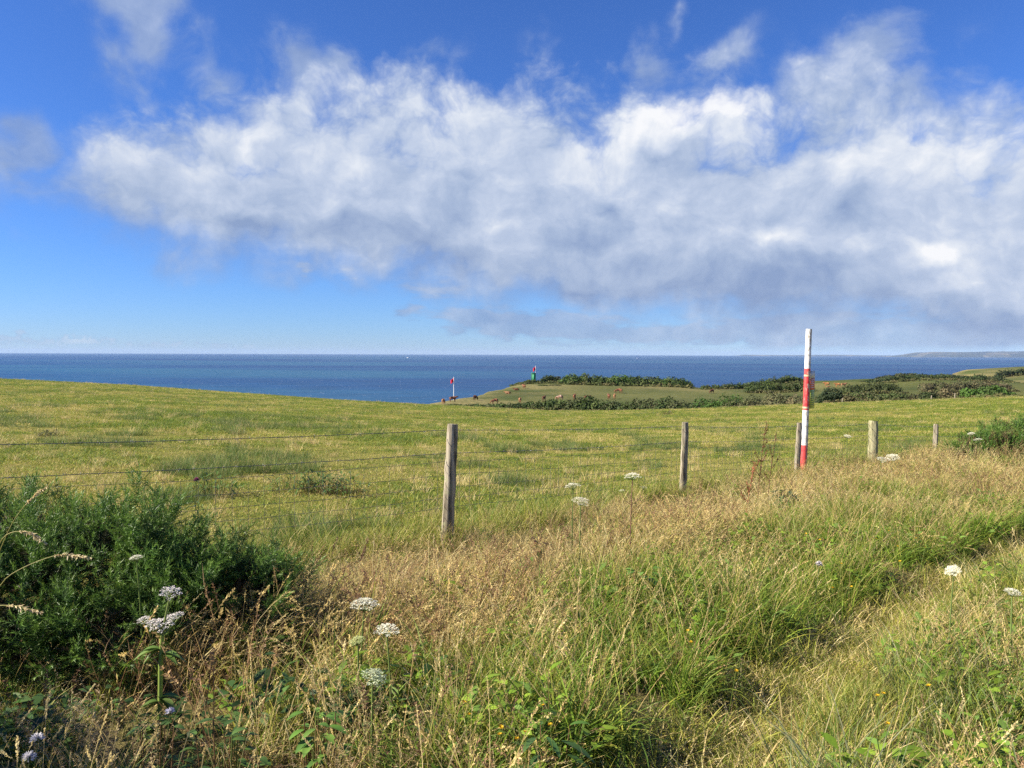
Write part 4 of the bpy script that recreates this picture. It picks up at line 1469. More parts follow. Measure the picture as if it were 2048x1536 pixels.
scrub('scrub', 'scrub', 'mixed bracken and brown scrub on the slope right of the dark mound', [(1850, 767), (1880, 763), (1910, 764), (1940, 762), (1965, 760), (1990, 763), (2015, 768)], [(1850, 232), (2020, 236)], HB + [(.10, .085, .05)], n=3000, size=.55, thick=3, stems=0)
scrub('hedge', 'hedge', 'thin dark hedge on the topmost field at the edge of the view', [(1996, 742), (2015, 738.5), (2048, 738), (2120, 738)], [(1990, 480), (2120, 500)], HD, n=1600, size=.9, thick=2, stems=0)

# ---------------------------------------------------------------- flag poles, hut, stakes, boats
MAT_WHITE = plain_mat('white_paint_plain', (.80, .80, .78), .45, .3, 20, .08)
MAT_FLAG = plain_mat('red_cloth', (.62, .03, .05), .8, .1, 6, .2)


def flagpole(px, pyb, pyt, D, fw, fh, label):
    g = at_depth(px, pyb, D)
    z0 = h1(g.x, D); zt = at_depth(px, pyt, D).z
    r = empty('flagpole', (g.x, D, z0)); tag(r, label, 'flagpole', 'red flags on white poles')
    b = Bag(); H_ = zt - z0
    b.tube(np.array([[0, 0, -.3], [0, 0, H_ * .5], [0, 0, H_]]), [.10, .085, .07], 10)
    b.tube(np.array([[0, 0, H_ - .02], [0, 0, H_ + .14]]), [.09, .03], 8)
    link('pole', b.mesh('pole'), MAT_WHITE, r, smooth=True)
    b = Bag(); nx_, nz_ = 9, 7
    V = []
    for i in range(nx_):
        for j in range(nz_):
            s = i / (nx_ - 1); q = j / (nz_ - 1)
            V.append((-.08 - fw * s * .8, .22 * math.sin(s * 6 + q * 1.5) * s ** .5, H_ - .35 - fh * q - fw * .55 * s ** 1.4))
    i, j = np.meshgrid(np.arange(nx_ - 1), np.arange(nz_ - 1), indexing='ij'); a = (i * nz_ + j).ravel()
    b.add(V, np.stack([a, a + 1, a + nz_ + 1, a + nz_], 1))
    o = link('flag', b.mesh('flag'), MAT_FLAG, r, smooth=True)
    sm = o.modifiers.new('cloth', 'SOLIDIFY'); sm.thickness = .02
    return r


flagpole(907.5, 790, 754.5, 224, 1.0, 1.1, 'white flagpole with limp red flag standing among the cows on the seaward slope')
flagpole(1071, 757, 732, 321, 1.15, 1.5, 'white flagpole with red flag beside the small green hut')
hp = at_depth(1067, 757, 319); hz_ = h1(hp.x, 319); ht = at_depth(1067, 746, 319).z
hut = empty('lookout_hut', (hp.x, 319, hz_)); tag(hut, 'small bright green lookout hut on the headland tip', 'hut')
MAT_HUT = plain_mat('green_boards', (.05, .25, .115), .6, .3, 5, .15)
MAT_HUT2 = plain_mat('green_trim', (.05, .32, .14), .6, .3)
hh = max(ht - hz_, 1.9)
b = Bag(); b.box((-.95, -.8, -.3), (.95, .8, hh - .12))
for k in range(7): b.box((-.955 + .272 * k, -.83, 0), (-.925 + .272 * k, -.80, hh - .12))
link('wall', b.mesh('wall'), MAT_HUT, hut)
b = Bag(); b.box((-1.08, -.98, hh - .118), (1.08, .95, hh)); link('roof', b.mesh('roof'), MAT_HUT2, hut)
b = Bag(); b.box((-.35, -.86, .05), (.35, -.835, hh - .35)); dr = link('door', b.mesh('door'), MAT_HUT2, hut)
b = Bag(); b.box((.22, -.90, hh * .42), (.27, -.862, hh * .42 + .12)); link('handle', b.mesh('handle'), MAT_WIRE, dr)
for px, py, top_, lab in ((1684, 803, 797, 'short pale stake leaning at the foot of the hedge beside the domed bush'), (1862, 799.5, 794, 'tiny stake at the hedge foot below the small dark bush'),
                          (1909, 798, 787, 'tall pale stake under the rusty brown hawthorn')):
    D = 97.0
    g = at_depth(px, py, D); z0 = h1(g.x, D); zt = max(at_depth(px, top_, D).z, z0 + .5)
    b = Bag(); n_ = 6; t = np.linspace(0, 1, n_)
    b.tube(np.stack([.06 * t, 0 * t, -.3 + (zt - z0 + .3) * t], 1), np.linspace(.085, .07, n_), 8)
    b.tube(np.stack([[.06, .06], [0, 0], [zt - z0, zt - z0 + .05]], 1), [.07, .03], 8)
    o = link('stake', b.mesh('stake'), MAT_POST, loc=(g.x, D, z0), smooth=True)
    tag(o, lab, 'stake', 'stakes along the hedge')


def boat_at(px, pyw):
    d = ray(px, pyw); t = (-63.0 - EYE) / d[2]
    return (d[0] * t, d[1] * t, -63.0)


MAT_SAIL = plain_mat('sailcloth', (.85, .86, .88), .7, .2)
bl = boat_at(1276, 717)
y_ = empty('sailing_boat', bl, .3); tag(y_, 'tiny white sailing boat far out on the open sea', 'boat')
s_ = 3.2
b = Bag()
st_ = [(-6, .6), (-4, 1.6), (0, 2.0), (4, 1.3), (6.6, .1)]
V = []
for x, w in st_: V += [(x * s_, -w * s_, 1.2 * s_), (x * s_, -w * .5 * s_, -.3 * s_), (x * s_, w * .5 * s_, -.3 * s_), (x * s_, w * s_, 1.2 * s_)]
Fc = []
for i in range(4):
    for j in range(4): Fc.append((i * 4 + j, i * 4 + (j + 1) % 4, i * 4 + 4 + (j + 1) % 4, i * 4 + 4 + j))
Fc += [(0, 3, 2, 1), (16, 17, 18, 19)]
b.add(V, Fc); link('hull', b.mesh('hull'), MAT_WHITE, y_)
b = Bag(); b.tube(np.array([[.5 * s_, 0, 1 * s_], [.5 * s_, 0, 14 * s_]]), [.12 * s_, .07 * s_], 6); link('mast', b.mesh('mast'), MAT_WIRE, y_)
for (pts_, nm) in (([(.3, 1.8), (-5, 2.0), (.3, 13.5)], 'mainsail'), ([(.9, 12.5), (6.3, 1.5), (1.2, 2.0)], 'jib')):
    b = Bag()
    V = [(x * s_, .05 * s_, z * s_) for x, z in pts_] + [(x * s_, -.05 * s_, z * s_) for x, z in pts_]
    V.append((sum(p[0] for p in pts_) / 3 * s_, .9 * s_, sum(p[1] for p in pts_) / 3 * s_))
    V.append((sum(p[0] for p in pts_) / 3 * s_, .8 * s_, sum(p[1] for p in pts_) / 3 * s_))
    b.add(V, [(0, 1, 6), (1, 2, 6), (2, 0, 6), (4, 3, 7), (5, 4, 7), (3, 5, 7)])
    link(nm, b.mesh(nm), MAT_SAIL, y_)
bl = boat_at(816, 716)
y_ = empty('motor_boat', bl, 0); tag(y_, 'pale speck of a motor boat near the horizon above the field edge', 'boat')
b = Bag()
V = []
for x, w in [(-16, 3), (-6, 4), (6, 3.4), (17, .2)]: V += [(x, -w, 4.5), (x, -w * .6, -1), (x, w * .6, -1), (x, w, 4.5)]
Fc = []
for i in range(3):
    for j in range(4): Fc.append((i * 4 + j, i * 4 + (j + 1) % 4, i * 4 + 4 + (j + 1) % 4, i * 4 + 4 + j))
Fc += [(0, 3, 2, 1), (12, 13, 14, 15)]
b.add(V, Fc); link('hull', b.mesh('hull'), MAT_WHITE, y_)
b = Bag(); b.box((-9, -2.4, 4.6), (3, 2.4, 9)); b.box((-6, -1.8, 9.01), (0, 1.8, 12)); link('cabin', b.mesh('cabin'), MAT_WHITE, y_)


# ---------------------------------------------------------------- cows
def skinned(name, verts, edges, radii, sub=1):
    me = bpy.data.meshes.new(name + '_skeleton')
    me.from_pydata(verts, edges, [])
    o = bpy.data.objects.new(name + '_skeleton', me); COL.objects.link(o)
    o.modifiers.new('skin', 'SKIN')
    if not me.skin_vertices: me.skin_vertices.new()
    for i, r_ in enumerate(radii):
        me.skin_vertices[0].data[i].radius = (r_, r_) if not isinstance(r_, tuple) else r_
    me.skin_vertices[0].data[0].use_root = True
    sb = o.modifiers.new('sub', 'SUBSURF'); sb.levels = sub; sb.render_levels = sub
    bpy.context.view_layer.update()
    dg = bpy.context.evaluated_depsgraph_get()
    out = bpy.data.meshes.new_from_object(o.evaluated_get(dg))
    out.name = name
    bpy.data.objects.remove(o); bpy.data.meshes.remove(me)
    out.polygons.foreach_set('use_smooth', [True] * len(out.polygons))
    return out


def cow_mesh(pose):
    V = []; E = []; Rr = []

    def v(x, y, z, r_, par=None):
        V.append((x, y, z)); Rr.append(r_)
        if par is not None: E.append((par, len(V) - 1))
        return len(V) - 1
    lie = pose == 'lying'
    dz = -.68 if lie else 0
    mid = v(-.15, 0, 1.12 + dz, .37)
    rump = v(-.72, 0, 1.18 + dz, .28, mid)
    sh = v(.45, 0, 1.14 + dz, .33, mid)
    if pose == 'grazing':
        nk = v(.85, 0, .98, .20, sh); hd = v(1.1, 0, .60, .15, nk); mz = v(1.2, 0, .20, .095, hd)
        for s in (-1, 1): v(1.0, .24 * s, .68, .045, hd)
    else:
        nk = v(.82, 0, 1.36 + dz, .21, sh); hd = v(1.12, 0, 1.52 + dz, .155, nk); mz = v(1.47, 0, 1.34 + dz, .10, hd)
        for s in (-1, 1): v(1.05, .25 * s, 1.56 + dz, .045, hd)
    for s in (-1, 1):
        if lie:
            k = v(-.45, .38 * s, .20, .13, rump); v(-.05, .42 * s, .09, .06, k)
            k = v(.62, .28 * s, .16, .11, sh); v(.30, .34 * s, .08, .055, k)
        else:
            st = .08 * s
            k = v(-.66 + st, .20 * s, .80, .15, rump); k = v(-.80 + st, .20 * s, .50, .075, k); k = v(-.73 + st, .20 * s, .22, .058, k); v(-.71 + st, .20 * s, .03, .066, k)
            k = v(.46 - st, .19 * s, .76, .12, sh); k = v(.48 - st, .19 * s, .45, .075, k); v(.48 - st, .19 * s, .03, .062, k)
    tl = v(-1.0, 0, 1.22 + dz, .055, rump); tl = v(-1.06, 0, .85 + dz * .6, .035, tl); v(-1.04, 0, .50 if not lie else .14, .05, tl)
    return skinned('cow', V, E, Rr)


COW = {p: cow_mesh(p) for p in ('grazing', 'standing', 'lying')}


def coat(name, c1, c2):
    m, nt, b = new_mat(name)
    tc = nt.new('ShaderNodeTexCoord')
    n = nt.noise(tc.outputs['Object'], 2.2, 3, .5)
    nt.put(b.inputs['Base Color'], nt.mix(nt.mapr(n, .4, .62), c1, c2))
    b.inputs['Roughness'].default_value = .75
    b.inputs['Specular IOR Level'].default_value = .2
    return m


COATS = {'red': coat('red_brown_coat', (.20, .085, .045), (.16, .065, .036)), 'tan': coat('tan_coat', (.31, .165, .085), (.26, .125, .06)),
         'dark': coat('dark_brown_coat', (.09, .04, .025), (.13, .055, .03)), 'roan': coat('roan_coat', (.30, .13, .07), (.34, .27, .23)),
         'orange': coat('orange_coat', (.37, .165, .065), (.32, .135, .05))}
COWM = {}


def cow(px, py, pose, col, rz, label, s=1.0):
    key = (pose, col)
    if key not in COWM:
        me = COW[pose].copy(); me.name = 'cow'
        me.materials.clear(); me.materials.append(COATS[col]); COWM[key] = me
    p = hit(px, py)
    o = bpy.data.objects.new('cow', COWM[key]); COL.objects.link(o)
    o.location = p; o.rotation_euler = (0, 0, R(rz)); o.scale = (s, s, s)
    tag(o, label, 'cow', 'brown cows grazing on the far slope')
    return o


for c in [
    (869, 800, 'grazing', 'roan', 200, 'brown cow with pale grey back, the one closest to the cliff left of the flagpole'),
    (887, 809, 'grazing', 'tan', 80, 'tan cow end on, low on the slope left of the white flagpole'),
    (906, 804, 'standing', 'red', 10, 'red brown cow side on just below the white flagpole'),
    (936, 792, 'grazing', 'tan', 160, 'tan cow high on the slope right of the flagpole, calf beside it'),
    (951, 801, 'grazing', 'dark', 60, 'dark brown cow by itself with a clear shadow, right of the flagpole'),
    (989, 808.5, 'grazing', 'red', 195, 'red brown cow grazing side on at the tapering end of the hedge'),
    (1016, 788, 'lying', 'tan', 170, 'pale tan cow lying on the dry grass by the cliff edge'),
    (1033, 781, 'lying', 'red', 185, 'red cow lying on the slope just under the headland bank'),
    (1048, 777.5, 'standing', 'red', 120, 'red cow standing highest on the slope, under the green hut'),
    (1040, 806, 'grazing', 'tan', 85, 'tan cow end on grazing against the dark hedge below the headland'),
    (1088, 803, 'standing', 'dark', 70, 'small dark cow half hidden by the hedge top'),
    (1119, 800.5, 'grazing', 'roan', 170, 'washed out brown cow grazing with head to the hedge'),
    (1149, 799, 'standing', 'red', 75, 'stocky red cow end on with shadow to its right, middle of the meadow'),
    (1174, 797, 'lying', 'dark', 20, 'dark cow lying behind the highest clump of the hedge'),
    (1217.5, 798.5, 'standing', 'red', 95, 'left one of two cows standing end on side by side'),
    (1229, 798.5, 'standing', 'tan', 80, 'right one of two cows standing end on side by side'),
    (1235, 786, 'grazing', 'red', 190, 'grazing red cow overlapped by another above the side by side pair'),
    (1241.5, 786.5, 'standing', 'red', 100, 'standing red cow behind the grazing one above the side by side pair'),
    (1423.5, 787, 'grazing', 'dark', 215, 'dark brown cow grazing right above the bright round bush'),
    (1482, 773.5, 'standing', 'orange', 5, 'orange cow side on against the skyline hedge'),
    (1560, 782, 'grazing', 'dark', 75, 'dark cow end on in the meadow left of the striped pole'),
    (1653.5, 773, 'standing', 'orange', 175, 'orange cow side on to the right of the striped pole, calf at its feet'),
    (1675, 774.5, 'standing', 'orange', 180, 'orange cow facing left, front one of the pair near the bracken bank'),
    (1687, 774.5, 'standing', 'tan', 0, 'tan cow facing right, rear one of the pair near the bracken bank'),
]:
    cow(*c)
cow(941, 794, 'lying', 'orange', 30, 'orange calf lying close against the tan cow right of the flagpole', .65)
cow(1656, 775.5, 'lying', 'tan', 10, 'tan calf lying below the orange cow right of the striped pole', .7)


# ---------------------------------------------------------------- wild flowers and weeds
MAT_FLOWER = leaf_mat('petals', .25, .6, .06, .2)


def ovate(bag, p, d, up, L, W_, col, fold=.25, droop=.3, n=5):
    d = np.array(d, float); d /= np.linalg.norm(d)
    s = np.cross(d, up); s /= np.linalg.norm(s); u = np.cross(s, d)
    t = np.linspace(0, 1, n)
    w = W_ * np.sin(np.pi * np.clip(t * .92 + .06, 0, 1)) ** .8
    c = p + d * (L * t)[:, None] - np.array([0, 0, 1]) * (droop * L * t ** 2)[:, None]
    l = c - s * w[:, None] * .5 + u * (fold * w)[:, None]; r_ = c + s * w[:, None] * .5 + u * (fold * w)[:, None]
    V = np.concatenate([c, l, r_]); i = np.arange(n - 1)
    bag.add(V, np.concatenate([np.stack([i, i + 1, n + i + 1, n + i], 1), np.stack([i + 1, i, 2 * n + i, 2 * n + i + 1], 1)]), col)


def umbel(bag, c, R_, ax, col, green=(.20, .26, .08), rays=22, fl=14):
    """a flat-topped head: rays fan up from c, each ends in a little posy of florets"""
    ax = np.array(ax, float); ax /= np.linalg.norm(ax)
    u = np.cross(ax, [.3, .9, .1]); u /= np.linalg.norm(u); v = np.cross(ax, u)
    for k in range(rays):
        rr = R_ * math.sqrt((k + .5) / rays); a = k * 2.39996
        e = c + u * rr * math.cos(a) + v * rr * math.sin(a) + ax * (R_ * .80 - .38 * rr * rr / R_ + (rng.random() - .5) * R_ * .1)
        m_ = c * .45 + e * .55 + (e - c - ax * (e - c).dot(ax)) * .12
        bag.tube(np.array([c, m_, e]), [.0013, .001, .0009], 4, green)
        rf = R_ * .24
        for j in range(fl):
            q = rf * math.sqrt((j + .5) / fl); b_ = j * 2.4 + k
            p = e + u * q * math.cos(b_) + v * q * math.sin(b_) + ax * (.006 - q * q / rf * .35 + rng.random() * .004)
            s = R_ * .055 * (.8 + .5 * rng.random())
            th = rng.random() * 6.28 + np.arange(5) * 1.2566
            tl = rng.normal(size=3) * .3 + ax; tl /= np.linalg.norm(tl)
            uu = np.cross(tl, [.9, .2, .3]); uu /= np.linalg.norm(uu); vv = np.cross(tl, uu)
            ring = p + s * (np.cos(th)[:, None] * uu + np.sin(th)[:, None] * vv) + tl * s * .25
            VV = np.vstack([ring, p]); jx = np.arange(5)
            bag.add(VV, np.stack([jx, (jx + 1) % 5, np.full(5, 5)], 1), np.array(col) * (.85 + .2 * rng.random()))


WHITE = (.70, .68, .53)


def ground_under(x, y): return h1(x, y) - .02


def carrot(px, py, D, R0_, label, name='wild_carrot', cat='wild flower', col=WHITE, stem=(.16, .22, .06), tilt=(0, 0), leaves=True, sideheads=()):
    R_ = R0_ * .88
    hd = np.array(at_depth(px, py, D)); hd[2] -= R_ * .6
    fx, fy = hd[0] + .05 * (rng.random() - .5) - tilt[0] * .3, hd[1] + .05 * (rng.random() - .5)
    g = np.array([fx, fy, ground_under(fx, fy)])
    r = empty(name, g); tag(r, label, cat, 'white umbels in the long grass')
    b = Bag(); t = np.linspace(0, 1, 7)[:, None]
    c0 = np.array([0, 0, 0.]); c2 = hd - g; c1 = np.array([c2[0] * .2, c2[1] * .2, c2[2] * .6])
    P = (1 - t) ** 2 * c0 + 2 * t * (1 - t) * c1 + t * t * c2
    b.tube(P, np.linspace(.0058, .0036, 7), 6, stem)
    for (ox, oz, rr) in sideheads:
        q0 = P[4]; q1 = c2 + np.array([ox, .02, oz])
        b.tube(np.array([q0, (q0 + q1) / 2 + [ox * .2, 0, -.01], q1]), [.003, .0024, .002], 5, stem)
    link('stem', b.mesh('stem'), MAT_LEAF, r)
    b = Bag(); umbel(b, c2, R_, (tilt[0] + .22 * rng.normal(), tilt[1] - .15 + .15 * rng.normal(), 1), col, rays=18 + int(rng.random() * 9))
    link('flower_head', b.mesh('flower_head'), MAT_FLOWER, r)
    for (ox, oz, rr) in sideheads:
        b = Bag(); umbel(b, c2 + np.array([ox, .02, oz]), rr, (ox * 2, -.1, 1), col, rays=14, fl=9)
        link('flower_head', b.mesh('flower_head'), MAT_FLOWER, r)
    if leaves:
        b = Bag()
        for k in range(4):
            p0 = P[1 + k % 3]; a = rng.random() * 6.28
            for j in range(9):
                d_ = np.array([math.cos(a + (rng.random() - .5) * 1.2), math.sin(a + (rng.random() - .5) * 1.2), .35])
                ovate(b, p0 + d_ * .018 * j, d_ + rng.normal(size=3) * .4, (0, 0, 1), .035, .009, pal(GREEN, 1)[0])
        link('leaves', b.mesh('leaves'), MAT_LEAF, r)
    return r


for a in [
    (728, 1207, 3.75, .072, 'largest creamy white umbel, right of the dark gorse shadow'),
    (774, 1259, 3.45, .060, 'creamy white umbel just below and right of the largest one'),
    (745, 1352, 3.05, .056, 'greenish white umbel low in the dry grass, lowest of three near the gorse'),
    (1146, 971, 6.6, .072, 'flat white umbel in the verge between the first two fence posts'),
    (1161, 1001, 6.35, .078, 'fading umbel just below the flat white one in the verge'),
    (1908, 1139, 4.4, .046, 'small flat white umbel beyond the path, left one of two'),
    (2024, 1184, 4.0, .044, 'small flat white umbel beyond the path at the picture edge'),
    (1957, 879, 15.2, .095, 'white umbel in front of the gorse behind the last fence post'),
    (1943, 867, 15.6, .075, 'small white umbel highest against the gorse behind the last fence post'),
    (1785, 913, 13.2, .125, 'wide white umbel in straw grass below the thick squat post'),
    (1762, 918, 13.0, .10, 'white umbel left of the wide one below the thick squat post'),
    (1694, 872, 15.4, .085, 'thin umbel beside the wires between striped pole and thick post'),
    (273, 1116, 3.95, .034, 'little white umbel poking out of the gorse face'),
    (716, 1281, 3.5, .040, 'yellow green unopened umbel beneath the largest white one'),
]:
    kw = {}
    if 'unopened' in a[-1]: kw['col'] = (.42, .46, .20)
    if 'greenish' in a[-1]: kw['col'] = (.62, .68, .42)
    if 'fading' in a[-1]: kw['col'] = (.62, .58, .42)
    carrot(*a, **kw)
carrot(1265, 951, 6.9, .078, 'tall umbel on a bare reddish forked stem, ahead of the second fence post', stem=(.20, .10, .07), leaves=True, sideheads=((.10, -.09, .03), (-.09, -.12, .028)))

# hogweed in front of the gorse
D = 3.35
hb = at_depth(318, 1400, D); g = np.array([hb.x, D, ground_under(hb.x, D)])
r = empty('hogweed', g); tag(r, 'stout pale green hogweed with two pinkish white flower clusters before the gorse', 'wild flower')
P1 = np.array(at_depth(325, 1262, D)) - g; P2 = np.array(at_depth(339, 1196, D)) - g; Pm = np.array(at_depth(321, 1330, D)) - g
b = Bag()
b.tube(np.array([[0, 0, 0], Pm * .6, Pm, P1 * .9 + Pm * .1]), [.0115, .0105, .0098, .009], 9, (.30, .40, .09))
b.tube(np.array([Pm * .2 + P1 * .8, P1 * .55 + P2 * .45, P2]), [.0065, .005, .004], 7, (.24, .30, .09))
heads = [(P1, .050), (P2, .046)]
for px, py, rr in ((290, 1238, .028), (352, 1232, .024), (310, 1244, .034), (338, 1240, .030)):
    q = np.array(at_depth(px, py, D)) - g; q[2] -= .02; q[1] += (rng.random() - .5) * .06
    b.tube(np.array([P1 * .85 + Pm * .15, (P1 + q) / 2 + [0, 0, -.015], q]), [.0045, .0035, .003], 6, (.24, .32, .08))
    heads.append((q, rr))
link('stem', b.mesh('stem'), MAT_LEAF, r, smooth=True)
for q, rr in heads:
    b = Bag(); umbel(b, q, rr, (.1 * rng.normal(), -.25, 1), (.78, .72, .68), (.26, .33, .10), 16, 12)
    link('flower_head', b.mesh('flower_head'), MAT_FLOWER, r)
b = Bag()
for (t_, sx) in ((.55, -1), (.6, 1), (.8, 1), (.95, -1), (.3, 1), (.2, -1)):
    p0 = Pm * t_ if t_ < .75 else Pm + (P1 - Pm) * (t_ - .5)
    for k in range(4):
        ovate(b, p0, (sx * (.8 + .3 * rng.random()), (rng.random() - .7) * .9, .55 - .25 * k), (0, 0, 1), .07 + .05 * rng.random(), .03, pal([(.12, .20, .04), (.16, .24, .06)], 1)[0], .3, .5)
link('leaves', b.mesh('leaves'), MAT_LEAF, r)


def ball_flower(px, py, D, rad, label, name, cat, col, stem=(.14, .17, .06), spiny=False):
    hd = np.array(at_depth(px, py, D)); fx, fy = hd[0] - .03, hd[1]
    g = np.array([fx, fy, ground_under(fx, fy)])
    r = empty(name, g); tag(r, label, cat)
    c2 = hd - g
    b = Bag(); b.tube(np.array([[0, 0, 0], [c2[0] * .3, c2[1], c2[2] * .5], c2 - [0, 0, rad * .8]]), [.003, .0026, .002], 6, stem)
    if spiny:
        for k in range(26):
            t_ = rng.random() * .9
            p0 = np.array([c2[0] * t_ * .7, 0, c2[2] * t_]); a = rng.random() * 6.28
            ovate(b, p0, (math.cos(a), math.sin(a), .25), (0, 0, 1), .06 + .05 * rng.random(), .014, pal([(.07, .11, .05), (.10, .14, .06)], 1)[0], .2, .4)
    link('stem', b.mesh('stem'), MAT_LEAF, r)
    b = Bag()
    n = 70
    d = rng.normal(size=(n, 3)); d[:, 2] = np.abs(d[:, 2]) * 1.1 - .2; d /= np.linalg.norm(d, axis=1)[:, None]
    for k in range(n):
        ovate(b, c2 + d[k] * rad * .25 - [0, 0, rad * .3], d[k], rng.normal(size=3), rad * (.8 + .3 * rng.random()), rad * .28, np.array(col) * (.8 + .4 * rng.random()), .2, .1, 4)
    th = np.linspace(0, 2 * np.pi, 8, endpoint=False)
    b.tube(np.array([c2 - [0, 0, rad * .9], c2 - [0, 0, rad * .5], c2 - [0, 0, rad * .15]]), [rad * .3, rad * .55, rad * .45], 8, (.10, .13, .05))
    link('flower_head', b.mesh('flower_head'), MAT_FLOWER, r)


ball_flower(393, 958, 6.3, .022, 'purple thistle head on a stem behind the gorse top', 'thistle', 'thistle', (.26, .07, .15), spiny=True)
ball_flower(75, 1474, 2.55, .020, 'pale lilac scabious in the bottom corner, higher of two', 'scabious', 'wild flower', (.68, .66, .68))
ball_flower(58, 1512, 2.45, .020, 'pale lilac scabious lowest in the bottom corner', 'scabious', 'wild flower', (.66, .64, .66))
ball_flower(340, 1421, 2.9, .016, 'whitish lilac flower at the foot of the hogweed', 'scabious', 'wild flower', (.66, .64, .74))
ball_flower(1638, 1126, 5.0, .020, 'washed out whitish seed head among grass left of the path', 'scabious', 'wild flower', (.60, .56, .56))

# small yellow flowers: one built, then copied
def yellow_mesh():
    b = Bag()
    b.tube(np.array([[0, 0, -1.0], [.01, 0, -.5], [0, 0, 0]]), [.0016, .0014, .0012], 4, (.18, .24, .05))
    sm = b.mesh('stem')
    b = Bag()
    for k in range(9):
        a = k * 2.39996
        ovate(b, np.array([0, 0, 0.]), (math.cos(a), math.sin(a), .55 + .3 * (k % 3)), (0, 0, 1), .013, .008, (.62, .40, .02), .2, .2, 4)
    return sm, b.mesh('petals')


ysm, ypm = yellow_mesh()
ysm.materials.append(MAT_LEAF); ypm.materials.append(MAT_FLOWER)
YEL = [([(1703, 1174, 4.9), (1683, 1128, 5.3), (1752, 1078, 6.2), (1795, 1093, 6.0), (1832, 1077, 6.3), (1778, 1062, 6.6), (1665, 1176, 4.9), (1612, 1068, 5.9), (1640, 1080, 5.8), (1770, 1040, 6.9), (1850, 1095, 5.9), (1800, 1123, 5.4)],
        'small yellow flower among green grass on the left edge of the path bend', 'yellow flowers beside the path'),
       ([(928, 1405, 2.95), (938, 1430, 2.9), (1002, 1455, 2.8), (1000, 1470, 2.75), (1033, 1478, 2.75), (1050, 1465, 2.8), (1085, 1412, 2.95), (1100, 1450, 2.8)],
        'small yellow vetchling flower in the dark grass at the bottom middle', 'yellow flowers at the bottom'),
       ([(1472, 1342, 3.4), (1755, 1392, 3.1), (1767, 1388, 3.1), (1775, 1448, 2.85), (1376, 1262, 3.9), (1382, 1285, 3.8), (1858, 1372, 3.2)],
        'scattered yellow flower in the open grass at the lower right', 'scattered yellow flowers')]
for lst, lab, grp in YEL:
    for px, py, D in lst:
        p = at_depth(px, py, D)
        r = empty('yellow_flower', p, rng.random() * 6); tag(r, lab, 'wild flower', grp)
        r.rotation_euler = ((rng.random() - .5) * .5, (rng.random() - .5) * .5, rng.random() * 6)
        s1 = bpy.data.objects.new('stem', ysm); COL.objects.link(s1); s1.parent = r; s1.scale = (1, 1, max(p.z - h1(p.x, p.y), .1))
        s2 = bpy.data.objects.new('petals', ypm); COL.objects.link(s2); s2.parent = r


def dock(px, pyt, D, label, col, hw=.02, side=6):
    tp = np.array(at_depth(px, pyt, D)); fx = tp[0] - .10; g = np.array([fx, D, ground_under(fx, D)])
    r = empty('dock_plant', g); tag(r, label, 'dock plant', 'dry dock stems near the fence')
    c2 = tp - g
    b = Bag(); t = np.linspace(0, 1, 8)[:, None]
    P = np.concatenate([c2[:1] * t ** 1.6, 0 * t, c2[2:] * t], 1) if False else np.hstack([c2[0] * t ** 1.6, 0 * t, c2[2] * t])
    b.tube(P, np.linspace(.005, .002, 8), 6, np.array(col) * .9)
    arms = [P]
    for k in range(side):
        i = 3 + k % 4; q = P[i]; a = rng.random() * 6.28; L_ = .10 + .12 * rng.random()
        A_ = np.array([q, q + [math.cos(a) * L_ * .4, math.sin(a) * L_ * .4, L_ * .5], q + [math.cos(a) * L_ * .55, math.sin(a) * L_ * .55, L_]])
        b.tube(A_, [.003, .0022, .0015], 5, np.array(col) * .9); arms.append(A_)
    link('stem', b.mesh('stem'), MAT_LEAF, r)
    for A_ in arms:
        b = Bag()
        for k in range(60 if A_ is P else 26):
            s = (.52 + .48 * rng.random()) if A_ is P else rng.random()
            q = s * (len(A_) - 1); i = min(int(q), len(A_) - 2); p0 = A_[i] + (A_[i + 1] - A_[i]) * (q - i)
            ovate(b, p0 + rng.normal(size=3) * .005, rng.normal(size=3), rng.normal(size=3) + .01, hw * (.6 + .6 * rng.random()), hw * .7, np.array(col) * (.7 + .6 * rng.random()), .2, .3, 3)
        link('seed_clumps', b.mesh('seed_clumps'), MAT_LEAF, r)


dock(1533, 842, 9.6, 'tall dry dock leaning right with dark rust seed heads, before the striped pole', (.20, .095, .045))
dock(1553, 866, 9.4, 'shorter dry dock with dark seed head just right of the tall leaning one', (.16, .08, .04), .018, 3)
dock(1510, 925, 8.6, 'upright rusty red dock spire left of the striped pole foot', (.34, .12, .06), .018, 4)
dock(738, 1075, 6.3, 'thin brown dock stem in the shade line right of the gorse', (.16, .09, .05), .014, 2)


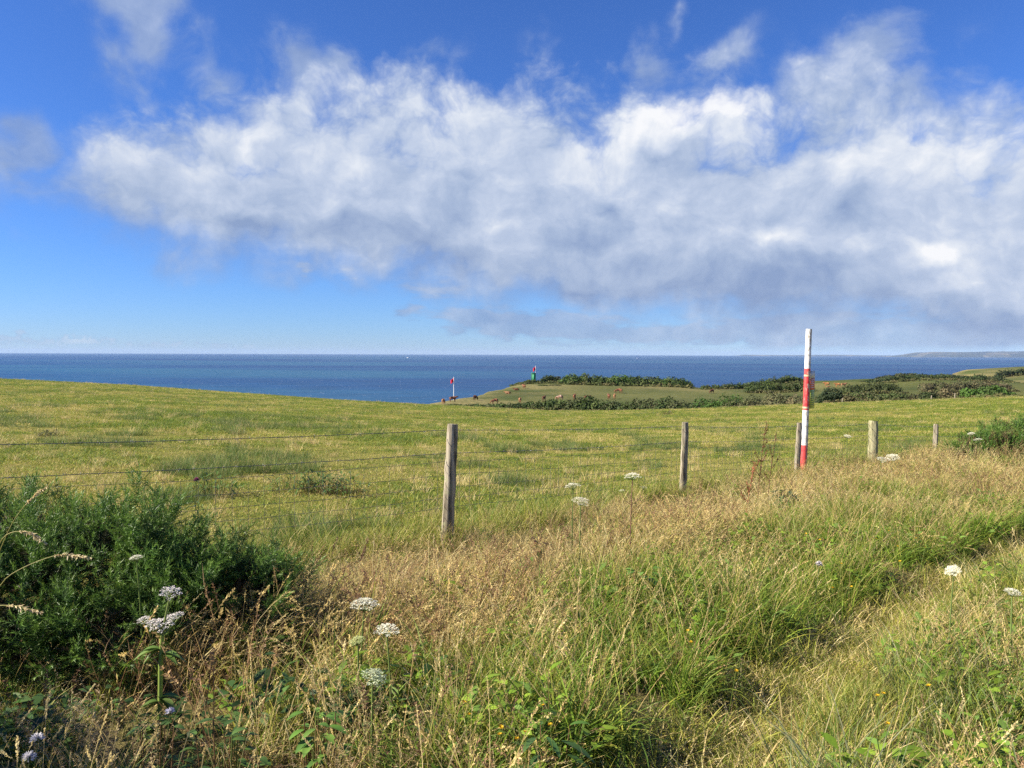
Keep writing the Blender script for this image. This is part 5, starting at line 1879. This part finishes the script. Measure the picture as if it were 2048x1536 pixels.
def leafplant(px, py, label, n, L_, W_, cols, name='leafy_weed', cat='weed', D=None, h0=.12, up=.5, R0=None):
    p = hit(px, py) if D is None else at_depth(px, py, D)
    z0 = h1(p.x, p.y)
    r = empty(name, (p.x, p.y, z0)); tag(r, label, cat)
    hz2 = min(max(p.z - z0, 0), .22) + h0
    b = bs = Bag()
    for k in range(n):
        a = rng.random() * 6.28; rr = math.sqrt(rng.random()) * (R0 or L_ * 1.1)
        q = np.array([rr * math.cos(a), rr * math.sin(a), hz2 * (.35 + .75 * rng.random()) * (1 - .5 * (rr / (R0 or 9)) ** 2)])
        bs.tube(np.array([[rr * .8 * math.cos(a), rr * .8 * math.sin(a), -.01], q * [.9, .9, .6], q]), [.003, .0026, .002], 5, pal([(.14, .17, .05), (.20, .12, .06)], 1)[0])
        ovate(b, q, (math.cos(a + rng.normal() * .5), math.sin(a + rng.normal() * .5), up * (rng.random() - .2)), (0, 0, 1), L_ * (.7 + .6 * rng.random()), W_ * (.7 + .6 * rng.random()), pal(cols, 1)[0], .15, .35, 7)
    link('leaves', b.mesh('leaves'), MAT_LEAF, r)


def arch_stalk(pix, D, label, hl=.10, col=(.62, .50, .27)):
    """one big bowing grass stalk with a heavy pale head, through the given sight lines at depth D"""
    Q = np.array([np.array(at_depth(px, py, D)) for px, py in pix])
    g = np.array([Q[0, 0] - .25, D + .05, h1(Q[0, 0] - .25, D + .05)])
    r = empty('grass_stalk', g); tag(r, label, 'grass stalk')
    K = np.vstack([g, (g + Q[0]) / 2 + [-.06, 0, .10], Q])
    tt = np.linspace(0, len(K) - 1, 26)
    P = np.stack([np.interp(tt, np.arange(len(K)), K[:, k]) for k in range(3)], 1)
    for _ in range(3): P[1:-1] = (P[:-2] + P[1:-1] * 2 + P[2:]) / 4
    b = Bag(); b.tube(P - g, np.linspace(.0020, .0011, 26), 5, (.36, .33, .10)); link('stem', b.mesh('stem'), MAT_LEAF, r)
    b = Bag()
    L = np.concatenate([[0], np.cumsum(np.linalg.norm(np.diff(P, axis=0), axis=1))])
    for k in range(120):
        s_ = L[-1] - hl * rng.random() ** .9
        p0 = np.array([np.interp(s_, L, P[:, q]) for q in range(3)]); p1 = np.array([np.interp(s_ + .01, L, P[:, q]) for q in range(3)]) - p0
        t_ = p1 / (np.linalg.norm(p1) + 1e-9) if np.linalg.norm(p1) > 1e-6 else (P[-1] - P[-2]) / np.linalg.norm(P[-1] - P[-2])
        v = rng.normal(size=3) * .42 + t_; w_ = .4 + .6 * math.sin(math.pi * min(max((L[-1] - s_) / hl, .08), .95))
        ovate(b, p0 - g, v, rng.normal(size=3), .016 * w_ * (.7 + .6 * rng.random()), .0042, np.array(col) * (.75 + .5 * rng.random()), .2, .2, 4)
    link('seed_head', b.mesh('seed_head'), MAT_LEAF, r)


arch_stalk([(0, 1075), (30, 1062), (62, 1064), (92, 1088)], 2.7, 'pale bowing grass head over the gorse, highest of three at the picture edge', .11)
arch_stalk([(0, 1160), (60, 1128), (120, 1107), (182, 1116)], 2.6, 'pale bowing grass head reaching furthest right across the gorse', .13)
arch_stalk([(-60, 1222), (0, 1210), (40, 1212), (84, 1226)], 2.4, 'pale bowing grass head lowest against the dark gorse at the picture edge', .12)
arch_stalk([(20, 1050), (50, 1010), (75, 985), (92, 975)], 3.2, 'thin upright yellowed grass stalk in front of the gorse top at the picture edge', .12)

LV = [(.12, .24, .035), (.16, .28, .05), (.085, .18, .03)]
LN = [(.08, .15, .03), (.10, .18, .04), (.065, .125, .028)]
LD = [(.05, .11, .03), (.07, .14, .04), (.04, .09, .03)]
leafplant(645, 1428, 'fresh green broad leaved sprig in front of the dry brown stems', 26, .075, .034, LV, D=2.95)
leafplant(1080, 1398, 'rosette of long ribbed plantain leaves in the dark bottom grass', 14, .11, .030, LD + LV[2:], D=2.95, h0=.02, up=.6)
leafplant(1290, 1102, 'bright green bramble leaves below the forked red stem umbel', 22, .075, .05, LV, 'bramble', 'bramble', D=5.3, h0=.04)
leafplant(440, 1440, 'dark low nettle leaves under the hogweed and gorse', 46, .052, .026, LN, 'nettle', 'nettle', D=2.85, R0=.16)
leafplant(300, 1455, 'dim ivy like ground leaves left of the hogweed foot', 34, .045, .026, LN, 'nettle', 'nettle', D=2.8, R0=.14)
leafplant(1080, 1075, 'reddish brown bramble tangle in the verge right of the first post', 30, .05, .03, [(.13, .085, .04), (.09, .11, .035), (.18, .09, .05)], 'bramble', 'bramble', D=6.5, h0=.05)
leafplant(1570, 985, 'dark green nettle clump in the straw grass before the striped pole', 70, .10, .045, LD, 'nettle', 'nettle', D=9.4, h0=.05)
for px, py, D, n, lab in ((640, 984, None, 150, 'largest dark green creeping thistle patch on the pasture behind the wires'), (588, 985, None, 60, 'low thistle patch left of the largest one behind the wires'),
                          (432, 992, None, 80, 'grey green thistle patch on the pasture next to the gorse edge'), (695, 992, None, 60, 'dull thistle patch right of the largest one, near the first post')):
    leafplant(px, py, lab, n, .11, .028, [(.09, .155, .03), (.12, .185, .045), (.07, .125, .028)], 'creeping_thistle', 'thistle', D=D, h0=.30, up=1.5, R0=.34)
leafplant(1335, 831, 'small dark dead weed tuft alone on the far pasture', 60, .22, .05, [(.12, .085, .05), (.09, .08, .04)], 'dead_weed', 'weed', h0=.35, up=1.6, R0=.45)
leafplant(95, 872, 'dark grass tussock on the left of the pasture above the top wire', 70, .16, .02, [(.07, .085, .03), (.10, .10, .04)], 'tussock', 'tussock', h0=.12, up=1.6, R0=.25)

# ---------------------------------------------------------------- sea air
hz_b = Bag(); hz_b.box((-40000, -40500, -75), (40000, 41000, 118))
hm = bpy.data.materials.new('sea_air'); hm.use_nodes = True
nt = NT(hm.node_tree)
for n_ in list(nt.n):
    if n_.type != 'OUTPUT_MATERIAL': nt.n.remove(n_)
pv = nt.new('ShaderNodeVolumePrincipled')
pv.inputs['Color'].default_value = (.50, .68, 1.0, 1)
pv.inputs['Density'].default_value = 1.9e-5
pv.inputs['Anisotropy'].default_value = .0
nt.l.new(pv.outputs[0], nt.n['Material Output'].inputs['Volume'])
ho = link('haze', hz_b.mesh('haze'), hm)
tag(ho, kind='stuff')


# ------------------------------------------------------------------ render settings
SC.view_settings.view_transform = 'Standard'
SC.view_settings.look = 'None'
SC.view_settings.exposure = 1.2
SC.view_settings.gamma = 1.0
SC.view_settings.use_curve_mapping = False
cy = SC.cycles
cy.max_bounces = 6
cy.diffuse_bounces = 3
cy.glossy_bounces = 2
cy.transmission_bounces = 3
cy.volume_bounces = 0
cy.transparent_max_bounces = 4
cy.sample_clamp_indirect = 6
cy.use_denoising = False
SC.render.filter_size = 1.1
